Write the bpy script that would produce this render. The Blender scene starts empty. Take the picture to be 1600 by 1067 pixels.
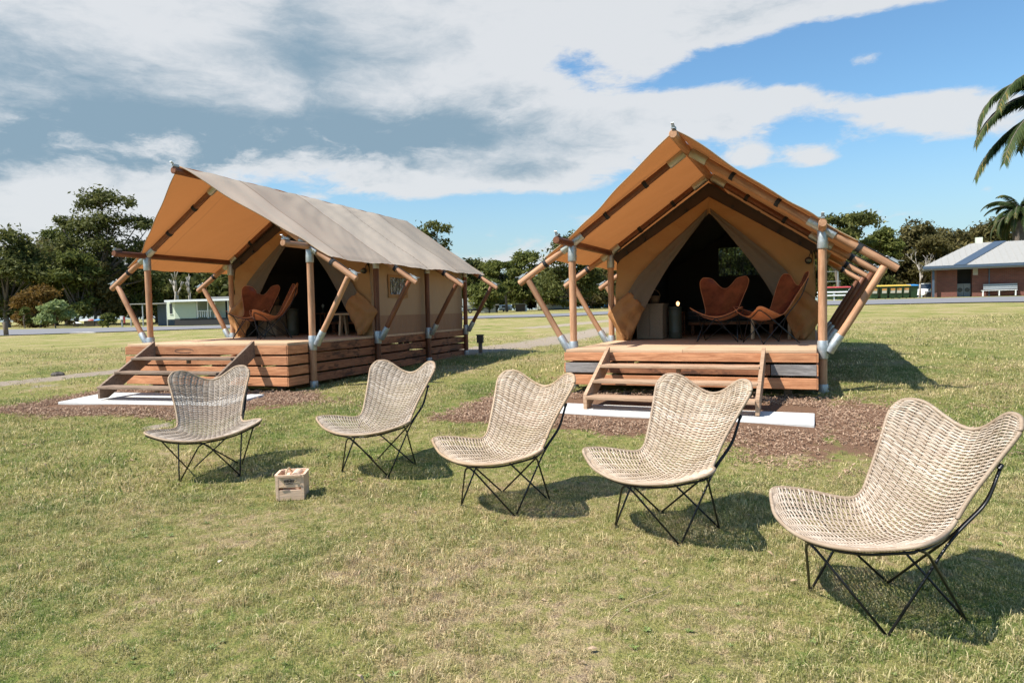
import bpy, math, random
import numpy as np
from mathutils import Vector, Matrix, Euler, Quaternion
random.seed(7); rng = np.random.default_rng(11)
C = bpy.context.scene.collection
SC = bpy.context.scene
R_ = math.radians

# ------------------------------------------------------------------ camera, sky, sun, exposure
F, PITCH, ROLL, CH = 1087.4, R_(2.576), R_(1.284), 1.37
cam = bpy.data.cameras.new('camera'); camo = bpy.data.objects.new('camera', cam); C.objects.link(camo)
cam.sensor_width = 36; cam.lens = F/1600*36; cam.clip_start = .05; cam.clip_end = 6000
camo.matrix_world = Matrix.Translation((0, 0, CH)) @ Matrix.Rotation(R_(90)-PITCH, 4, 'X') @ Matrix.Rotation(-ROLL, 4, 'Z')
SC.camera = camo
SUNV = Vector((-.563, -.217, .797)).normalized()
sun = bpy.data.lights.new('sun', 'SUN'); suno = bpy.data.objects.new('sun', sun); C.objects.link(suno)
sun.energy = 5.0; sun.angle = R_(.53); sun.color = (1, .955, .88)
suno.rotation_euler = SUNV.to_track_quat('Z', 'Y').to_euler()
SC.view_settings.view_transform = 'Standard'; SC.view_settings.look = 'None'
SC.view_settings.exposure = 0.70; SC.view_settings.gamma = 1; SC.view_settings.use_curve_mapping = False
SC.cycles.max_bounces = 8; SC.cycles.transparent_max_bounces = 12
SC.cycles.sample_clamp_indirect = 6

class NT:
    """small helper for writing node trees"""
    def __init__(s, tree): s.t = tree; s.n = tree.nodes; s.l = tree.links
    def new(s, typ, **kw):
        nd = s.n.new(typ)
        for k, v in kw.items():
            if k.startswith('i_'): s.put(nd.inputs[k[2:].replace('_', ' ')], v)
            else: setattr(nd, k, v)
        return nd
    def put(s, sock, v):
        if hasattr(v, 'is_output'): s.l.new(v, sock)
        else:
            if sock.type == 'RGBA' and hasattr(v, '__len__') and len(v) == 3: v = (*v, 1)
            sock.default_value = v
    def m(s, op, a, b=0., c=None, clamp=False):
        nd = s.n.new('ShaderNodeMath'); nd.operation = op; nd.use_clamp = clamp
        s.put(nd.inputs[0], a); s.put(nd.inputs[1], b)
        if c is not None: s.put(nd.inputs[2], c)
        return nd.outputs[0]
    def vm(s, op, a, b=(0, 0, 0), out=0):
        nd = s.n.new('ShaderNodeVectorMath'); nd.operation = op
        s.put(nd.inputs[0], a)
        if op == 'SCALE': s.put(nd.inputs['Scale'], b)
        else: s.put(nd.inputs[1], b)
        return nd.outputs['Value'] if out == 1 else nd.outputs[0]
    def mix(s, f, a, b, mode='MIX'):
        nd = s.n.new('ShaderNodeMix'); nd.data_type = 'RGBA'; nd.blend_type = mode
        s.put(nd.inputs[0], f); s.put(nd.inputs[6], a); s.put(nd.inputs[7], b)
        return nd.outputs[2]
    def noise(s, vec, scale, detail=3, rough=.55, dist=0., col=False):
        nd = s.n.new('ShaderNodeTexNoise'); s.put(nd.inputs['Vector'], vec)
        s.put(nd.inputs['Scale'], scale); nd.inputs['Detail'].default_value = detail
        nd.inputs['Roughness'].default_value = rough; nd.inputs['Distortion'].default_value = dist
        return nd.outputs['Color' if col else 'Fac']
    def ss(s, x, a, b, lo=0., hi=1.):
        nd = s.n.new('ShaderNodeMapRange'); nd.interpolation_type = 'SMOOTHSTEP'
        s.put(nd.inputs[0], x)
        for i, v in ((1, a), (2, b), (3, lo), (4, hi)): s.put(nd.inputs[i], v)
        return nd.outputs[0]
    def sc(s, vec, v):
        nd = s.n.new('ShaderNodeVectorMath'); nd.operation = 'MULTIPLY'
        s.put(nd.inputs[0], vec); nd.inputs[1].default_value = v; return nd.outputs[0]

world = bpy.data.worlds.new('World'); SC.world = world; world.use_nodes = True
w = NT(world.node_tree)
bg = [n for n in w.n if n.type == 'BACKGROUND'][0]
sky = w.new('ShaderNodeTexSky', sky_type='NISHITA', sun_disc=False, sun_elevation=math.asin(SUNV.z),
            sun_rotation=math.atan2(SUNV.x, SUNV.y) % (2*math.pi), air_density=1.25, dust_density=.6, ozone_density=2.2)
tc = w.new('ShaderNodeTexCoord').outputs['Generated']
sep = w.new('ShaderNodeSeparateXYZ'); w.put(sep.inputs[0], tc)
az = w.m('DIVIDE', w.m('ARCTAN2', sep.outputs[0], sep.outputs[1]), math.pi/180)        # degrees, right positive
el = w.m('DIVIDE', w.m('ARCSINE', sep.outputs[2]), math.pi/180)
def blob(a0, e0, ra, re, amp, tilt=0.):
    """a soft lobe of cloud cover about azimuth a0, elevation e0 (degrees)"""
    da = w.m('SUBTRACT', az, a0); de = w.m('SUBTRACT', el, e0)
    ct, st = math.cos(R_(tilt)), math.sin(R_(tilt))
    p = w.m('DIVIDE', w.m('ADD', w.m('MULTIPLY', da, ct), w.m('MULTIPLY', de, st)), ra)
    q = w.m('DIVIDE', w.m('SUBTRACT', w.m('MULTIPLY', de, ct), w.m('MULTIPLY', da, st)), re)
    r2 = w.m('ADD', w.m('MULTIPLY', p, p), w.m('MULTIPLY', q, q))
    return w.m('MULTIPLY', w.m('EXPONENT', w.m('MULTIPLY', r2, -1.)), amp)
def addall(L):
    o = L[0]
    for x in L[1:]: o = w.m('ADD', o, x)
    return o
# cloud field: noise over the direction, flattened towards the horizon as a real layer is
dv = w.sc(tc, (1, 1, 2.6))
wp = w.noise(dv, 2.6, 3, .5, col=True)
wp2 = w.noise(dv, 11, 5, .6, col=True)
dvw = w.vm('ADD', w.vm('ADD', dv, w.vm('SCALE', w.vm('SUBTRACT', wp, (.5, .5, .5)), .16)), w.vm('SCALE', w.vm('SUBTRACT', wp2, (.5, .5, .5)), .045))
n1 = w.noise(dvw, 3.1, 9, .58)
n2 = w.noise(dvw, 9.0, 8, .66)
cov = addall([blob(-30, 21, 26, 9, .40), blob(-10, 18, 22, 7, .30), blob(-34, 9.5, 18, 4.5, .24), blob(-1, 24, 24, 4.5, .28),
              blob(29, 22.8, 16, 2.4, .30, 5), blob(11, 13.6, 11, 2.6, .25, 8), blob(1, 12.3, 12, 2.0, .20, 14), blob(30, 12.9, 6, 1.7, .33, -4), blob(19, 11.0, 2.4, 1.1, .30), blob(24, 10.6, 2.2, 1.0, .30), blob(17, 14.4, 4, 1.6, .2),
              blob(26.8, 17.2, 2.4, 1.0, .34), blob(21.5, 15.4, 2.4, .8, .22), blob(34, 20.2, 5, .8, .14), blob(0, 4.6, 12, 2.4, .22), blob(34, 6.5, 16, 2.2, .12), blob(-32, 4, 20, 3, .15),
              blob(27, 18.3, 11, 1.7, -.24, 6), blob(13, 19.8, 8, 1.8, .13, 10), blob(7, 16.2, 9, 2.2, .14, 8), blob(-3, 8.4, 9, 1.4, -.14), blob(32, 15.8, 14, 1.3, -.12), blob(5.2, 19.0, 2.6, 1.0, -.2), blob(14, 17.6, 5, .9, -.16, 8), blob(14, 9.3, 9, 1.0, -.1)])
dens = w.m('ADD', w.m('ADD', n1, w.m('MULTIPLY', w.m('SUBTRACT', n2, .5), .42)), cov)
cover = w.ss(dens, .61, .74)
thick = w.ss(dens, .74, 1.15)
dark = addall([blob(-16, 19.5, 4.5, 3.2, .62, -15), blob(-30, 12.4, 19, 3.2, 1.15, 4), blob(-9, 13.4, 12, 2.4, .75, 8), blob(-38, 16.5, 8, 2, .25), blob(-33, 21, 4, 1.5, .2), blob(2, 11.3, 9, .9, .25, 5), blob(-30, 18, 5, 1.5, .25)])
n3 = w.noise(dvw, 4.2, 6, .52)
n4 = w.noise(w.vm('ADD', dvw, (3.1, 1.7, .4)), 2.2, 4, .5)
shade = w.m('MULTIPLY', w.m('ADD', w.m('ADD', dark, w.m('MULTIPLY', thick, .22)), w.m('MULTIPLY', w.m('ADD', w.m('SUBTRACT', n3, .5), w.m('MULTIPLY', w.m('SUBTRACT', n2, .5), .95)), 1.25)), w.ss(dens, .66, .92))
shade = w.m('ADD', shade, w.m('MULTIPLY', w.m('SUBTRACT', n4, .5), .25), clamp=True)
ccol = w.mix(w.ss(shade, .05, .95), (7.9, 8.1, 8.3), (2.7, 3.9, 4.85))
hz = w.ss(el, 0., 14., 1., 0.)
skyc = w.mix(1., sky.outputs[0], (1.12, 1.5, 1.72), 'MULTIPLY')
skyc = w.mix(w.m('MULTIPLY', hz, .62), skyc, (5.2, 6.5, 7.2))
final = w.mix(w.m('MULTIPLY', cover, .94), skyc, ccol)
w.put(bg.inputs[0], final); bg.inputs[1].default_value = .06

# ------------------------------------------------------------------ geometry helpers
def at(px, py, Y):
    """world point seen at a pixel of the 1600 px photograph, at depth Y"""
    a, b = px-800, 533.5-py
    x = a*math.cos(ROLL)+b*math.sin(ROLL); y = -a*math.sin(ROLL)+b*math.cos(ROLL)
    d = Vector((x, F*math.cos(PITCH)+y*math.sin(PITCH), -F*math.sin(PITCH)+y*math.cos(PITCH)))
    return d*(Y/d.y)+Vector((0, 0, CH))
GC = np.array([-.75, -.4, 0., .45, .75])
GY = np.log(np.array([2, 5.8, 7.2, 9, 12, 16, 25, 36, 44, 52, 65, 110, 300, 900.]))
GZ = np.array([[0, 0, .03, .12, .22, .30, .36, .37, .40, .80, .78, .70, .60, .4],
               [0, 0, .08, .22, .29, .34, .40, .46, .50, .72, .62, .70, .70, .5],
               [0, 0, .13, .24, .30, .35, .46, .58, .66, .87, 1.05, 1.25, 1.3, 1.2],
               [0, 0, .20, .32, .42, .52, .75, 1.05, 1.27, 1.60, 1.68, 1.8, 2.0, 2.],
               [0, 0, .20, .34, .46, .58, .85, 1.18, 1.40, 1.62, 1.70, 1.9, 2.0, 2.]])
def gz(x, y):
    """height of the ground"""
    x = np.asarray(x, float); y = np.asarray(y, float); out = 0
    for k in (-1, 0, 1):
        yy = np.clip(y*(1+.07*k), 2.01, 899); c = np.clip(x/np.maximum(yy, 2.), -.7499, .7499)
        ly = np.log(yy); j = np.clip(np.searchsorted(GY, ly)-1, 0, len(GY)-2); f = (ly-GY[j])/(GY[j+1]-GY[j])
        i = np.clip(np.searchsorted(GC, c)-1, 0, len(GC)-2); g = (c-GC[i])/(GC[i+1]-GC[i])
        g = g*g*(3-2*g)
        out = out+((GZ[i, j]*(1-f)+GZ[i, j+1]*f)*(1-g)+(GZ[i+1, j]*(1-f)+GZ[i+1, j+1]*f)*g)
    out = out/3
    for cx, cy, h in ((-2.65, 6.06, -.020), (-1.15, 5.94, .026), (-.06, 4.86, .008), (.94, 4.22, .014), (1.68, 3.12, -.022), (-1.6, 4.9, -.02)):
        out = out+h*np.exp(-((x-cx)**2+(y-cy)**2)/.8)
    near = np.clip((40-y)/30, 0, 1)
    return out+near*(.003*np.sin(x*2.1+1.3*np.sin(y*1.1))+.003*np.sin(y*2.7+.8*x)+.004*np.sin(5.3*x+3.9*y))
def G(x, y): return float(gz(x, y))
def og(px, py):
    """ground point seen at a pixel"""
    lo = 2.
    Y = 2.2
    while Y < 400:
        p = at(px, py, Y)
        if p.z < G(p.x, p.y): break
        Y *= 1.01
    return np.array([p.x, p.y])

def put(o, parent=None):
    C.objects.link(o)
    if parent is not None: o.parent = parent
    return o
def tag(o, label=None, cat=None, group=None, kind=None):
    if label: o['label'] = label
    if cat: o['category'] = cat
    if group: o['group'] = group
    if kind: o['kind'] = kind
    return o
def empty(name, loc, rz=0., label=None, cat=None, group=None):
    o = bpy.data.objects.new(name, None); C.objects.link(o); o.location = loc; o.rotation_euler = (0, 0, rz)
    o.empty_display_size = .1
    return tag(o, label, cat, group)
class MB:
    def __init__(s): s.v = []; s.f = []
    def add(s, v, f):
        b = len(s.v); s.v += [tuple(p) for p in v]; s.f += [tuple(b+i for i in q) for q in f]; return s
    def box(s, c, d, rot=None):
        c = Vector(c); x, y, z = [k/2 for k in d]
        P = [Vector((i*x, j*y, k*z)) for i in (-1, 1) for j in (-1, 1) for k in (-1, 1)]
        if rot is not None: P = [rot @ p for p in P]
        return s.add([c+p for p in P], [(0, 1, 3, 2), (4, 6, 7, 5), (0, 4, 5, 1), (2, 3, 7, 6), (0, 2, 6, 4), (1, 5, 7, 3)])
    def cbox(s, c, d, b=.004, rot=None):
        """box with all long edges chamfered (long axis x)"""
        x, y, z = [k/2 for k in d]; c = Vector(c); P = []
        prof = [(y, -z+b), (y, z-b), (y-b, z), (-y+b, z), (-y, z-b), (-y, -z+b), (-y+b, -z), (y-b, -z)]
        for sx, k in ((-x, .0), (x, .0)):
            P += [Vector((sx, q[0], q[1])) for q in prof]
        if rot is not None: P = [rot @ p for p in P]
        return s.add([c+p for p in P], [(i, i+8, (i+1) % 8+8, (i+1) % 8) for i in range(8)]+[tuple(range(8)), tuple(range(15, 7, -1))])
    def prism(s, poly, ax, a, b):
        """polygon in the plane normal to axis ax, from a to b"""
        def P(u, v, t): return {'x': (t, u, v), 'y': (u, t, v), 'z': (u, v, t)}[ax]
        n = len(poly)
        return s.add([P(u, v, a) for u, v in poly]+[P(u, v, b) for u, v in poly],
                     [(i, (i+1) % n, (i+1) % n+n, i+n) for i in range(n)]+[tuple(range(n))[::-1], tuple(range(n, 2*n))])
    def tube(s, pts, r, n=8, cap=True):
        pts = [Vector(p) for p in pts]; m = len(pts); rs = r if hasattr(r, '__len__') else [r]*m
        T = [(pts[min(i+1, m-1)]-pts[max(i-1, 0)]).normalized() for i in range(m)]
        up = Vector((0, 0, 1)) if abs(T[0].z) < .9 else Vector((1, 0, 0))
        a = T[0].cross(up).normalized(); V = []
        for i in range(m):
            a = (a-T[i]*a.dot(T[i])).normalized(); b = T[i].cross(a)
            V += [pts[i]+(a*math.cos(2*math.pi*k/n)+b*math.sin(2*math.pi*k/n))*rs[i] for k in range(n)]
        fs = [(i*n+k, i*n+(k+1) % n, (i+1)*n+(k+1) % n, (i+1)*n+k) for i in range(m-1) for k in range(n)]
        if cap: fs += [tuple(range(n))[::-1], tuple((m-1)*n+k for k in range(n))]
        return s.add(V, fs)
    def lathe(s, prof, n=16, c=(0, 0, 0)):
        V = [(c[0]+r*math.cos(2*math.pi*k/n), c[1]+r*math.sin(2*math.pi*k/n), c[2]+z) for r, z in prof for k in range(n)]
        m = len(prof)
        return s.add(V, [(i*n+k, i*n+(k+1) % n, (i+1)*n+(k+1) % n, (i+1)*n+k) for i in range(m-1) for k in range(n)]+[tuple(range(n))[::-1], tuple((m-1)*n+k for k in range(n))])
    def grid(s, fn, nu, nv):
        V = [fn(i/(nu-1), j/(nv-1)) for i in range(nu) for j in range(nv)]
        return s.add(V, [(i*nv+j, (i+1)*nv+j, (i+1)*nv+j+1, i*nv+j+1) for i in range(nu-1) for j in range(nv-1)])
    def mesh(s, name, mat, smooth=False):
        me = bpy.data.meshes.new(name); me.from_pydata(s.v, [], s.f); me.materials.append(mat)
        if smooth: me.polygons.foreach_set('use_smooth', [True]*len(me.polygons))
        me.update(); return me
    def build(s, name, mat, parent=None, smooth=False, **kw):
        o = bpy.data.objects.new(name, s.mesh(name, mat, smooth)); put(o, parent); return tag(o, **kw)
def autosmooth(o, ang=40):
    m = o.data; m.polygons.foreach_set('use_smooth', [True]*len(m.polygons))
    m.set_sharp_from_angle(angle=R_(ang)); return o
def obj(name, me, parent=None, loc=None, rot=None, **kw):
    o = bpy.data.objects.new(name, me)
    if loc is not None: o.location = loc
    if rot is not None: o.rotation_euler = rot
    put(o, parent); return tag(o, **kw)
def copy_tree(o, parent=None):
    c = o.copy(); C.objects.link(c)
    if parent is not None: c.parent = parent
    for ch in list(o.children): copy_tree(ch, c)
    return c
def fastmesh(name, V, Fc, mat, attrs=None, smooth=False):
    """V (n,3), Fc (m,k) arrays"""
    me = bpy.data.meshes.new(name); k = Fc.shape[1]
    me.vertices.add(len(V)); me.vertices.foreach_set('co', np.ascontiguousarray(V, np.float32).ravel())
    me.loops.add(Fc.size); me.loops.foreach_set('vertex_index', Fc.astype(np.int32).ravel())
    me.polygons.add(len(Fc)); me.polygons.foreach_set('loop_start', np.arange(0, Fc.size, k, dtype=np.int32))
    me.polygons.foreach_set('loop_total', np.full(len(Fc), k, np.int32))
    if smooth: me.polygons.foreach_set('use_smooth', np.ones(len(Fc), bool))
    me.materials.append(mat); me.update(calc_edges=True)
    for a, (dom, val) in (attrs or {}).items():
        at_ = me.attributes.new(a, 'FLOAT', dom); at_.data.foreach_set('value', np.ascontiguousarray(val, np.float32))
    return me

# ------------------------------------------------------------------ materials
MATS = {}
def mat(name, fn):
    m = bpy.data.materials.new(name); m.use_nodes = True; t = NT(m.node_tree)
    b = [n for n in t.n if n.type == 'BSDF_PRINCIPLED'][0]; fn(t, b); MATS[name] = m; return m
def bump(t, b, h, dist=.01, strength=1.):
    nd = t.new('ShaderNodeBump'); t.put(nd.inputs['Height'], h); nd.inputs['Distance'].default_value = dist
    nd.inputs['Strength'].default_value = strength; t.put(b.inputs['Normal'], nd.outputs[0])
def objc(t): return t.new('ShaderNodeTexCoord').outputs['Object']
def geoP(t): return t.new('ShaderNodeNewGeometry').outputs['Position']
def rnd(t): return t.new('ShaderNodeObjectInfo').outputs['Random']
def hsv(t, col, h=.5, s=1., v=1.):
    nd = t.new('ShaderNodeHueSaturation'); t.put(nd.inputs['Hue'], h); t.put(nd.inputs['Saturation'], s)
    t.put(nd.inputs['Value'], v); t.put(nd.inputs['Color'], col); return nd.outputs[0]
def wood(name, light, darkc, axis='x', rough=.7, grain=1., knots=True, vary=.35, stain=None):
    def fn(t, b):
        r = rnd(t); co = t.vm('ADD', objc(t), t.vm('SCALE', (7.3, 3.1, 5.7), t.m('MULTIPLY', r, 9.)))
        s = {'x': (1.1, 11, 11), 'z': (11, 11, 1.1)}[axis]
        g = t.noise(t.sc(co, s), 3.0*grain, 5, .6, .6); g2 = t.noise(t.sc(co, [k*3 for k in s]), 6*grain, 3, .6)
        f = t.ss(t.m('ADD', t.m('MULTIPLY', g, .75), t.m('MULTIPLY', g2, .25)), .34, .66)
        col = t.mix(f, darkc, light)
        big = t.noise(co, 1.3, 3, .5); col = t.mix(t.ss(big, .45, .75, 0, .45), col, tuple(k*.62 for k in darkc))
        if knots:
            vo = t.new('ShaderNodeTexVoronoi'); t.put(vo.inputs['Vector'], t.sc(co, (1.2, 4.5, 4.5) if axis == 'x' else (4.5, 4.5, 1.2))); vo.inputs['Scale'].default_value = 1.2
            kn = t.ss(vo.outputs['Distance'], .03, .11, 1, 0); col = t.mix(t.m('MULTIPLY', kn, .75), col, tuple(k*.28 for k in darkc))
        if stain:
            st = t.ss(t.noise(t.sc(co, (1, 3, 3)), 2.2, 5, .7), .52, .62); col = t.mix(t.m('MULTIPLY', st, .8), col, stain)
        col = hsv(t, col, .5, 1., t.m('ADD', t.m('MULTIPLY', r, vary), 1-vary/2))
        t.put(b.inputs['Base Color'], col); b.inputs['Roughness'].default_value = rough
        b.inputs['Specular IOR Level'].default_value = .3
        bump(t, b, t.m('ADD', g, t.m('MULTIPLY', g2, .5)), .004, .6)
    return mat(name, fn)
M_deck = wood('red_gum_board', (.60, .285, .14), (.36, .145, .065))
M_deckdark = wood('shaded_stained_board', (.36, .155, .075), (.19, .075, .035), stain=(.06, .028, .018))  # darker deck board with shade painted in; the blotches are stain
M_grey = wood('grey_weathered_board', (.36, .33, .31), (.17, .155, .145), grain=1.6, rough=.85, knots=False)
M_floor = wood('deck_sheet', (.60, .42, .27), (.50, .33, .20), grain=.6, knots=False, vary=.1)
M_step = wood('pine_step_board', (.47, .32, .21), (.31, .19, .115))
M_stepw = wood('weathered_step_board', (.31, .22, .155), (.165, .112, .078), grain=1.4, rough=.8)
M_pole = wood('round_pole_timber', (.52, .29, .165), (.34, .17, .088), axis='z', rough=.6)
M_poled = wood('shaded_pole_timber', (.22, .088, .042), (.115, .042, .022), axis='z', rough=.5)  # darker copy of the pole timber, shade painted in for poles under the fly
M_pale = wood('pale_ply_wood', (.62, .45, .29), (.50, .34, .20), knots=False, vary=.1)
M_crate = wood('pine_crate_wood', (.80, .57, .41), (.70, .47, .31), knots=False, vary=.12, grain=2)
M_oldpost = wood('old_bollard_timber', (.24, .18, .13), (.12, .09, .065), axis='z')
def simple(name, col, rough=.6, metal=0., var=.12, nscale=6, bmp=0., spec=.5):
    def fn(t, b):
        n = t.noise(objc(t), nscale, 5, .6)
        t.put(b.inputs['Base Color'], t.mix(n, tuple(k*(1-var*1.6) for k in col), tuple(min(1, k*(1+var)) for k in col)))
        t.put(b.inputs['Roughness'], t.m('ADD', t.m('MULTIPLY', t.m('SUBTRACT', n, .5), .3), rough)); b.inputs['Metallic'].default_value = metal
        b.inputs['Specular IOR Level'].default_value = spec
        if bmp: bump(t, b, t.noise(objc(t), nscale*4, 4, .6), bmp)
    return mat(name, fn)
M_galv = simple('galvanised_steel', (.46, .49, .50), .5, .7, .25, 22)
M_bracket = simple('joint_sleeve_steel', (.46, .47, .42), .5, .6, .15, 14)
M_black = simple('black_steel_rod', (.018, .018, .02), .35, .3, .2, 20)
M_strap = simple('black_webbing', (.015, .015, .016), .8)
M_concrete = simple('pale_concrete', (.60, .59, .56), .9, 0, .16, 5, .004)
M_white = simple('white_paint', (.74, .75, .74), .5, 0, .06)
M_cream = simple('cream_cladding', (.62, .66, .52), .6, 0, .06)
M_palegreen = simple('pale_green_cladding', (.42, .48, .38), .6, 0, .06)
M_navy = simple('blue_grey_steel', (.07, .10, .14), .5, .2)
M_roofs = simple('light_metal_roof', (.31, .30, .275), .7, .0, .1)
M_grey2 = simple('grey_cladding', (.30, .33, .34), .6)
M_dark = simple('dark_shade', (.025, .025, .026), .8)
M_glass = simple('dark_window_glass', (.03, .035, .04), .12)
M_blue = simple('blue_tarpaulin', (.015, .17, .36), .4, 0, .3, 3, .05)
M_bin = simple('dark_green_plastic', (.022, .06, .022), .45)
M_yel = simple('yellow_lid_plastic', (.62, .42, .06), .5)
M_bluel = simple('blue_lid_plastic', (.05, .25, .55), .5)
M_red = simple('red_lid_plastic', (.45, .06, .06), .5)
M_sticker = simple('pale_sticker', (.62, .58, .48), .6)
M_orange = simple('orange_sticker', (.65, .33, .10), .6)
M_asphalt = simple('asphalt_grey', (.185, .18, .185), .9, 0, .12, 3, .004)
M_stone = simple('dark_stone', (.10, .085, .07), .9, 0, .3, 8, .01)
M_stone2 = simple('pale_kerb_stone', (.42, .39, .35), .9, 0, .2, 8, .01)
M_green = simple('dark_green_drum', (.07, .075, .05), .5)
M_panel = simple('woven_grass_panel', (.27, .20, .13), .85, 0, .3, 45, .004)
M_wickb = simple('basket_cane', (.20, .12, .06), .8, 0, .3, 30, .01)
M_bed = simple('dark_bedding', (.05, .05, .052), .9)
M_brown = simple('brown_shed_wall', (.12, .085, .06), .8)
M_twig = simple('dry_straw', (.50, .38, .22), .8)
M_leafdry = simple('dry_leaf_litter', (.42, .29, .18), .8)
M_paper = simple('pale_paper', (.50, .42, .33), .8)
M_print = simple('black_brown_print', (.05, .035, .03), .7)
M_tablet = simple('bedside_metal', (.16, .16, .13), .4, .6)
M_tyre = simple('black_rubber', (.02, .02, .02), .8)
def bulbf(t, b):
    b.inputs['Base Color'].default_value = (1, .6, .3, 1); b.inputs['Emission Color'].default_value = (1, .52, .22, 1); b.inputs['Emission Strength'].default_value = 2.2
M_bulb = mat('glowing_bulb', bulbf)
def brickf(t, b):
    co = t.new('ShaderNodeTexCoord').outputs['Object']
    n = t.noise(co, 1.2, 4); n2 = t.noise(co, 9, 3)
    br = t.new('ShaderNodeTexBrick'); t.put(br.inputs['Vector'], t.vm('ADD', t.sc(co, (1, 0, 0)), (0, 0, 0)))
    cx = t.new('ShaderNodeSeparateXYZ'); t.put(cx.inputs[0], co); cc = t.new('ShaderNodeCombineXYZ')
    t.put(cc.inputs[0], t.m('ADD', cx.outputs[0], cx.outputs[1])); t.put(cc.inputs[1], cx.outputs[2])
    t.put(br.inputs['Vector'], cc.outputs[0]); br.inputs['Scale'].default_value = 1; br.inputs['Brick Width'].default_value = .24; br.inputs['Row Height'].default_value = .086
    br.inputs['Mortar Size'].default_value = .008
    t.put(br.inputs['Color1'], (.20, .062, .042, 1)); t.put(br.inputs['Color2'], (.13, .042, .03, 1)); t.put(br.inputs['Mortar'], (.15, .11, .09, 1))
    t.put(b.inputs['Base Color'], t.mix(t.ss(n, .4, .7, 0, .5), br.outputs[0], (.12, .045, .035))); b.inputs['Roughness'].default_value = .9
M_brick = mat('red_brick', brickf)

def fabric(name, out, inn, trans, tw=.45, wr=.6, panels=False):
    """canvas: a separate colour for each face, some light comes through"""
    def fn(t, b):
        g = t.new('ShaderNodeNewGeometry'); co = objc(t)
        n = t.noise(t.sc(co, (1, 1, 1)), 1.6, 5, .6); wv = t.noise(t.sc(co, (1, 3.5, 1)), 2.2, 4, .6, .8)
        fine = t.noise(co, 160, 2)
        o2 = out
        if panels:
            sp = t.new('ShaderNodeSeparateXYZ'); t.put(sp.inputs[0], co)
            pv = t.m('FLOOR', t.m('DIVIDE', t.m('ADD', sp.outputs[1], .55), 1.48))
            wn = t.new('ShaderNodeTexWhiteNoise', noise_dimensions='1D'); t.put(wn.inputs['W'], pv)
            o2 = t.mix(wn.outputs[0], tuple(k*.80 for k in out), tuple(min(.8, k*1.14) for k in out))
            fr = t.m('FRACT', t.m('DIVIDE', t.m('ADD', sp.outputs[1], .55), 1.48))
            o2 = t.mix(t.ss(fr, .0, .018, .45, 0.), o2, tuple(k*.55 for k in out))
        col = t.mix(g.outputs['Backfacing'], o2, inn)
        if panels: col = t.mix(t.ss(t.m('ABSOLUTE', t.m('SUBTRACT', fr, .5)), .484, .49, 0, .5), col, tuple(k*.4 for k in inn))
        col = t.mix(t.ss(n, .35, .75, 0, .08), col, (.16, .10, .055)); col = t.mix(t.ss(fine, .3, .7, 0, .12), col, (.1, .07, .05))
        t.put(b.inputs['Base Color'], col); b.inputs['Roughness'].default_value = .78; b.inputs['Specular IOR Level'].default_value = .25
        bump(t, b, t.m('ADD', t.m('MULTIPLY', wv, .8), t.m('MULTIPLY', fine, .02)), .045, wr)
        tr = t.new('ShaderNodeBsdfTranslucent'); t.put(tr.inputs[0], trans)
        mx = t.new('ShaderNodeMixShader'); mx.inputs[0].default_value = tw
        t.put(mx.inputs[1], b.outputs[0]); t.put(mx.inputs[2], tr.outputs[0])
        t.put([n for n in t.n if n.type == 'OUTPUT_MATERIAL'][0].inputs[0], mx.outputs[0])
    return mat(name, fn)
M_fly = fabric('fly_canvas', (.62, .515, .40), (.37, .175, .066), (.52, .20, .062), .23, .10, True)
M_wall = fabric('ochre_wall_canvas', (.39, .21, .085), (.06, .045, .03), (.30, .13, .04), .12, .9)  # inner face coloured dark to stand for the unlit interior
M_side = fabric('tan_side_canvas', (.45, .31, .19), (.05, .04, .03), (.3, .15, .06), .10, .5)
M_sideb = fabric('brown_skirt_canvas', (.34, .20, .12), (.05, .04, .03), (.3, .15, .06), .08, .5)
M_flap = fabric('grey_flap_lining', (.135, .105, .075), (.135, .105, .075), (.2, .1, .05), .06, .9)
M_fold = fabric('folded_flap_canvas', (.40, .19, .07), (.40, .19, .07), (.4, .16, .05), .15, 1.)
M_innerroof = simple('shaded_inner_roof_canvas', (.05, .028, .018), .85)  # near black, the shadow between fly and inner tent put into the colour
M_inner = simple('shaded_inner_canvas', (.07, .058, .045), .9)
def vinyl(t, b):
    b.inputs['Base Color'].default_value = (.75, .78, .75, 1); b.inputs['Roughness'].default_value = .08
    n = t.noise(t.sc(objc(t), (6, 6, 1.5)), 3.2, 3, .6); bump(t, b, n, .25, 1.)
    tr = t.new('ShaderNodeBsdfTransparent'); tr.inputs[0].default_value = (.62, .66, .62, 1)
    gl = t.new('ShaderNodeBsdfGlossy'); gl.inputs['Roughness'].default_value = .05
    nb = [x for x in t.n if x.type == 'BUMP'][0]; t.put(gl.inputs['Normal'], nb.outputs[0])
    mx = t.new('ShaderNodeMixShader'); t.put(mx.inputs[0], t.ss(t.noise(t.sc(objc(t), (9, 9, 2.5)), 2.4, 4, .7), .42, .62, .08, .75)); t.put(mx.inputs[1], tr.outputs[0]); t.put(mx.inputs[2], gl.outputs[0])
    t.put([n for n in t.n if n.type == 'OUTPUT_MATERIAL'][0].inputs[0], mx.outputs[0])
M_vinyl = mat('clear_vinyl', vinyl)
def leatherf(c0, c1, rg):
    def fn(t, b):
        co = objc(t); n = t.noise(co, 5, 5, .6)
        t.put(b.inputs['Base Color'], t.mix(t.ss(n, .35, .7), c0, c1)); b.inputs['Roughness'].default_value = rg; b.inputs['Specular IOR Level'].default_value = .6
        bump(t, b, t.m('ADD', t.noise(co, 7, 3), t.m('MULTIPLY', t.noise(co, 120, 2), .05)), .012, .5)
    return fn
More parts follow.
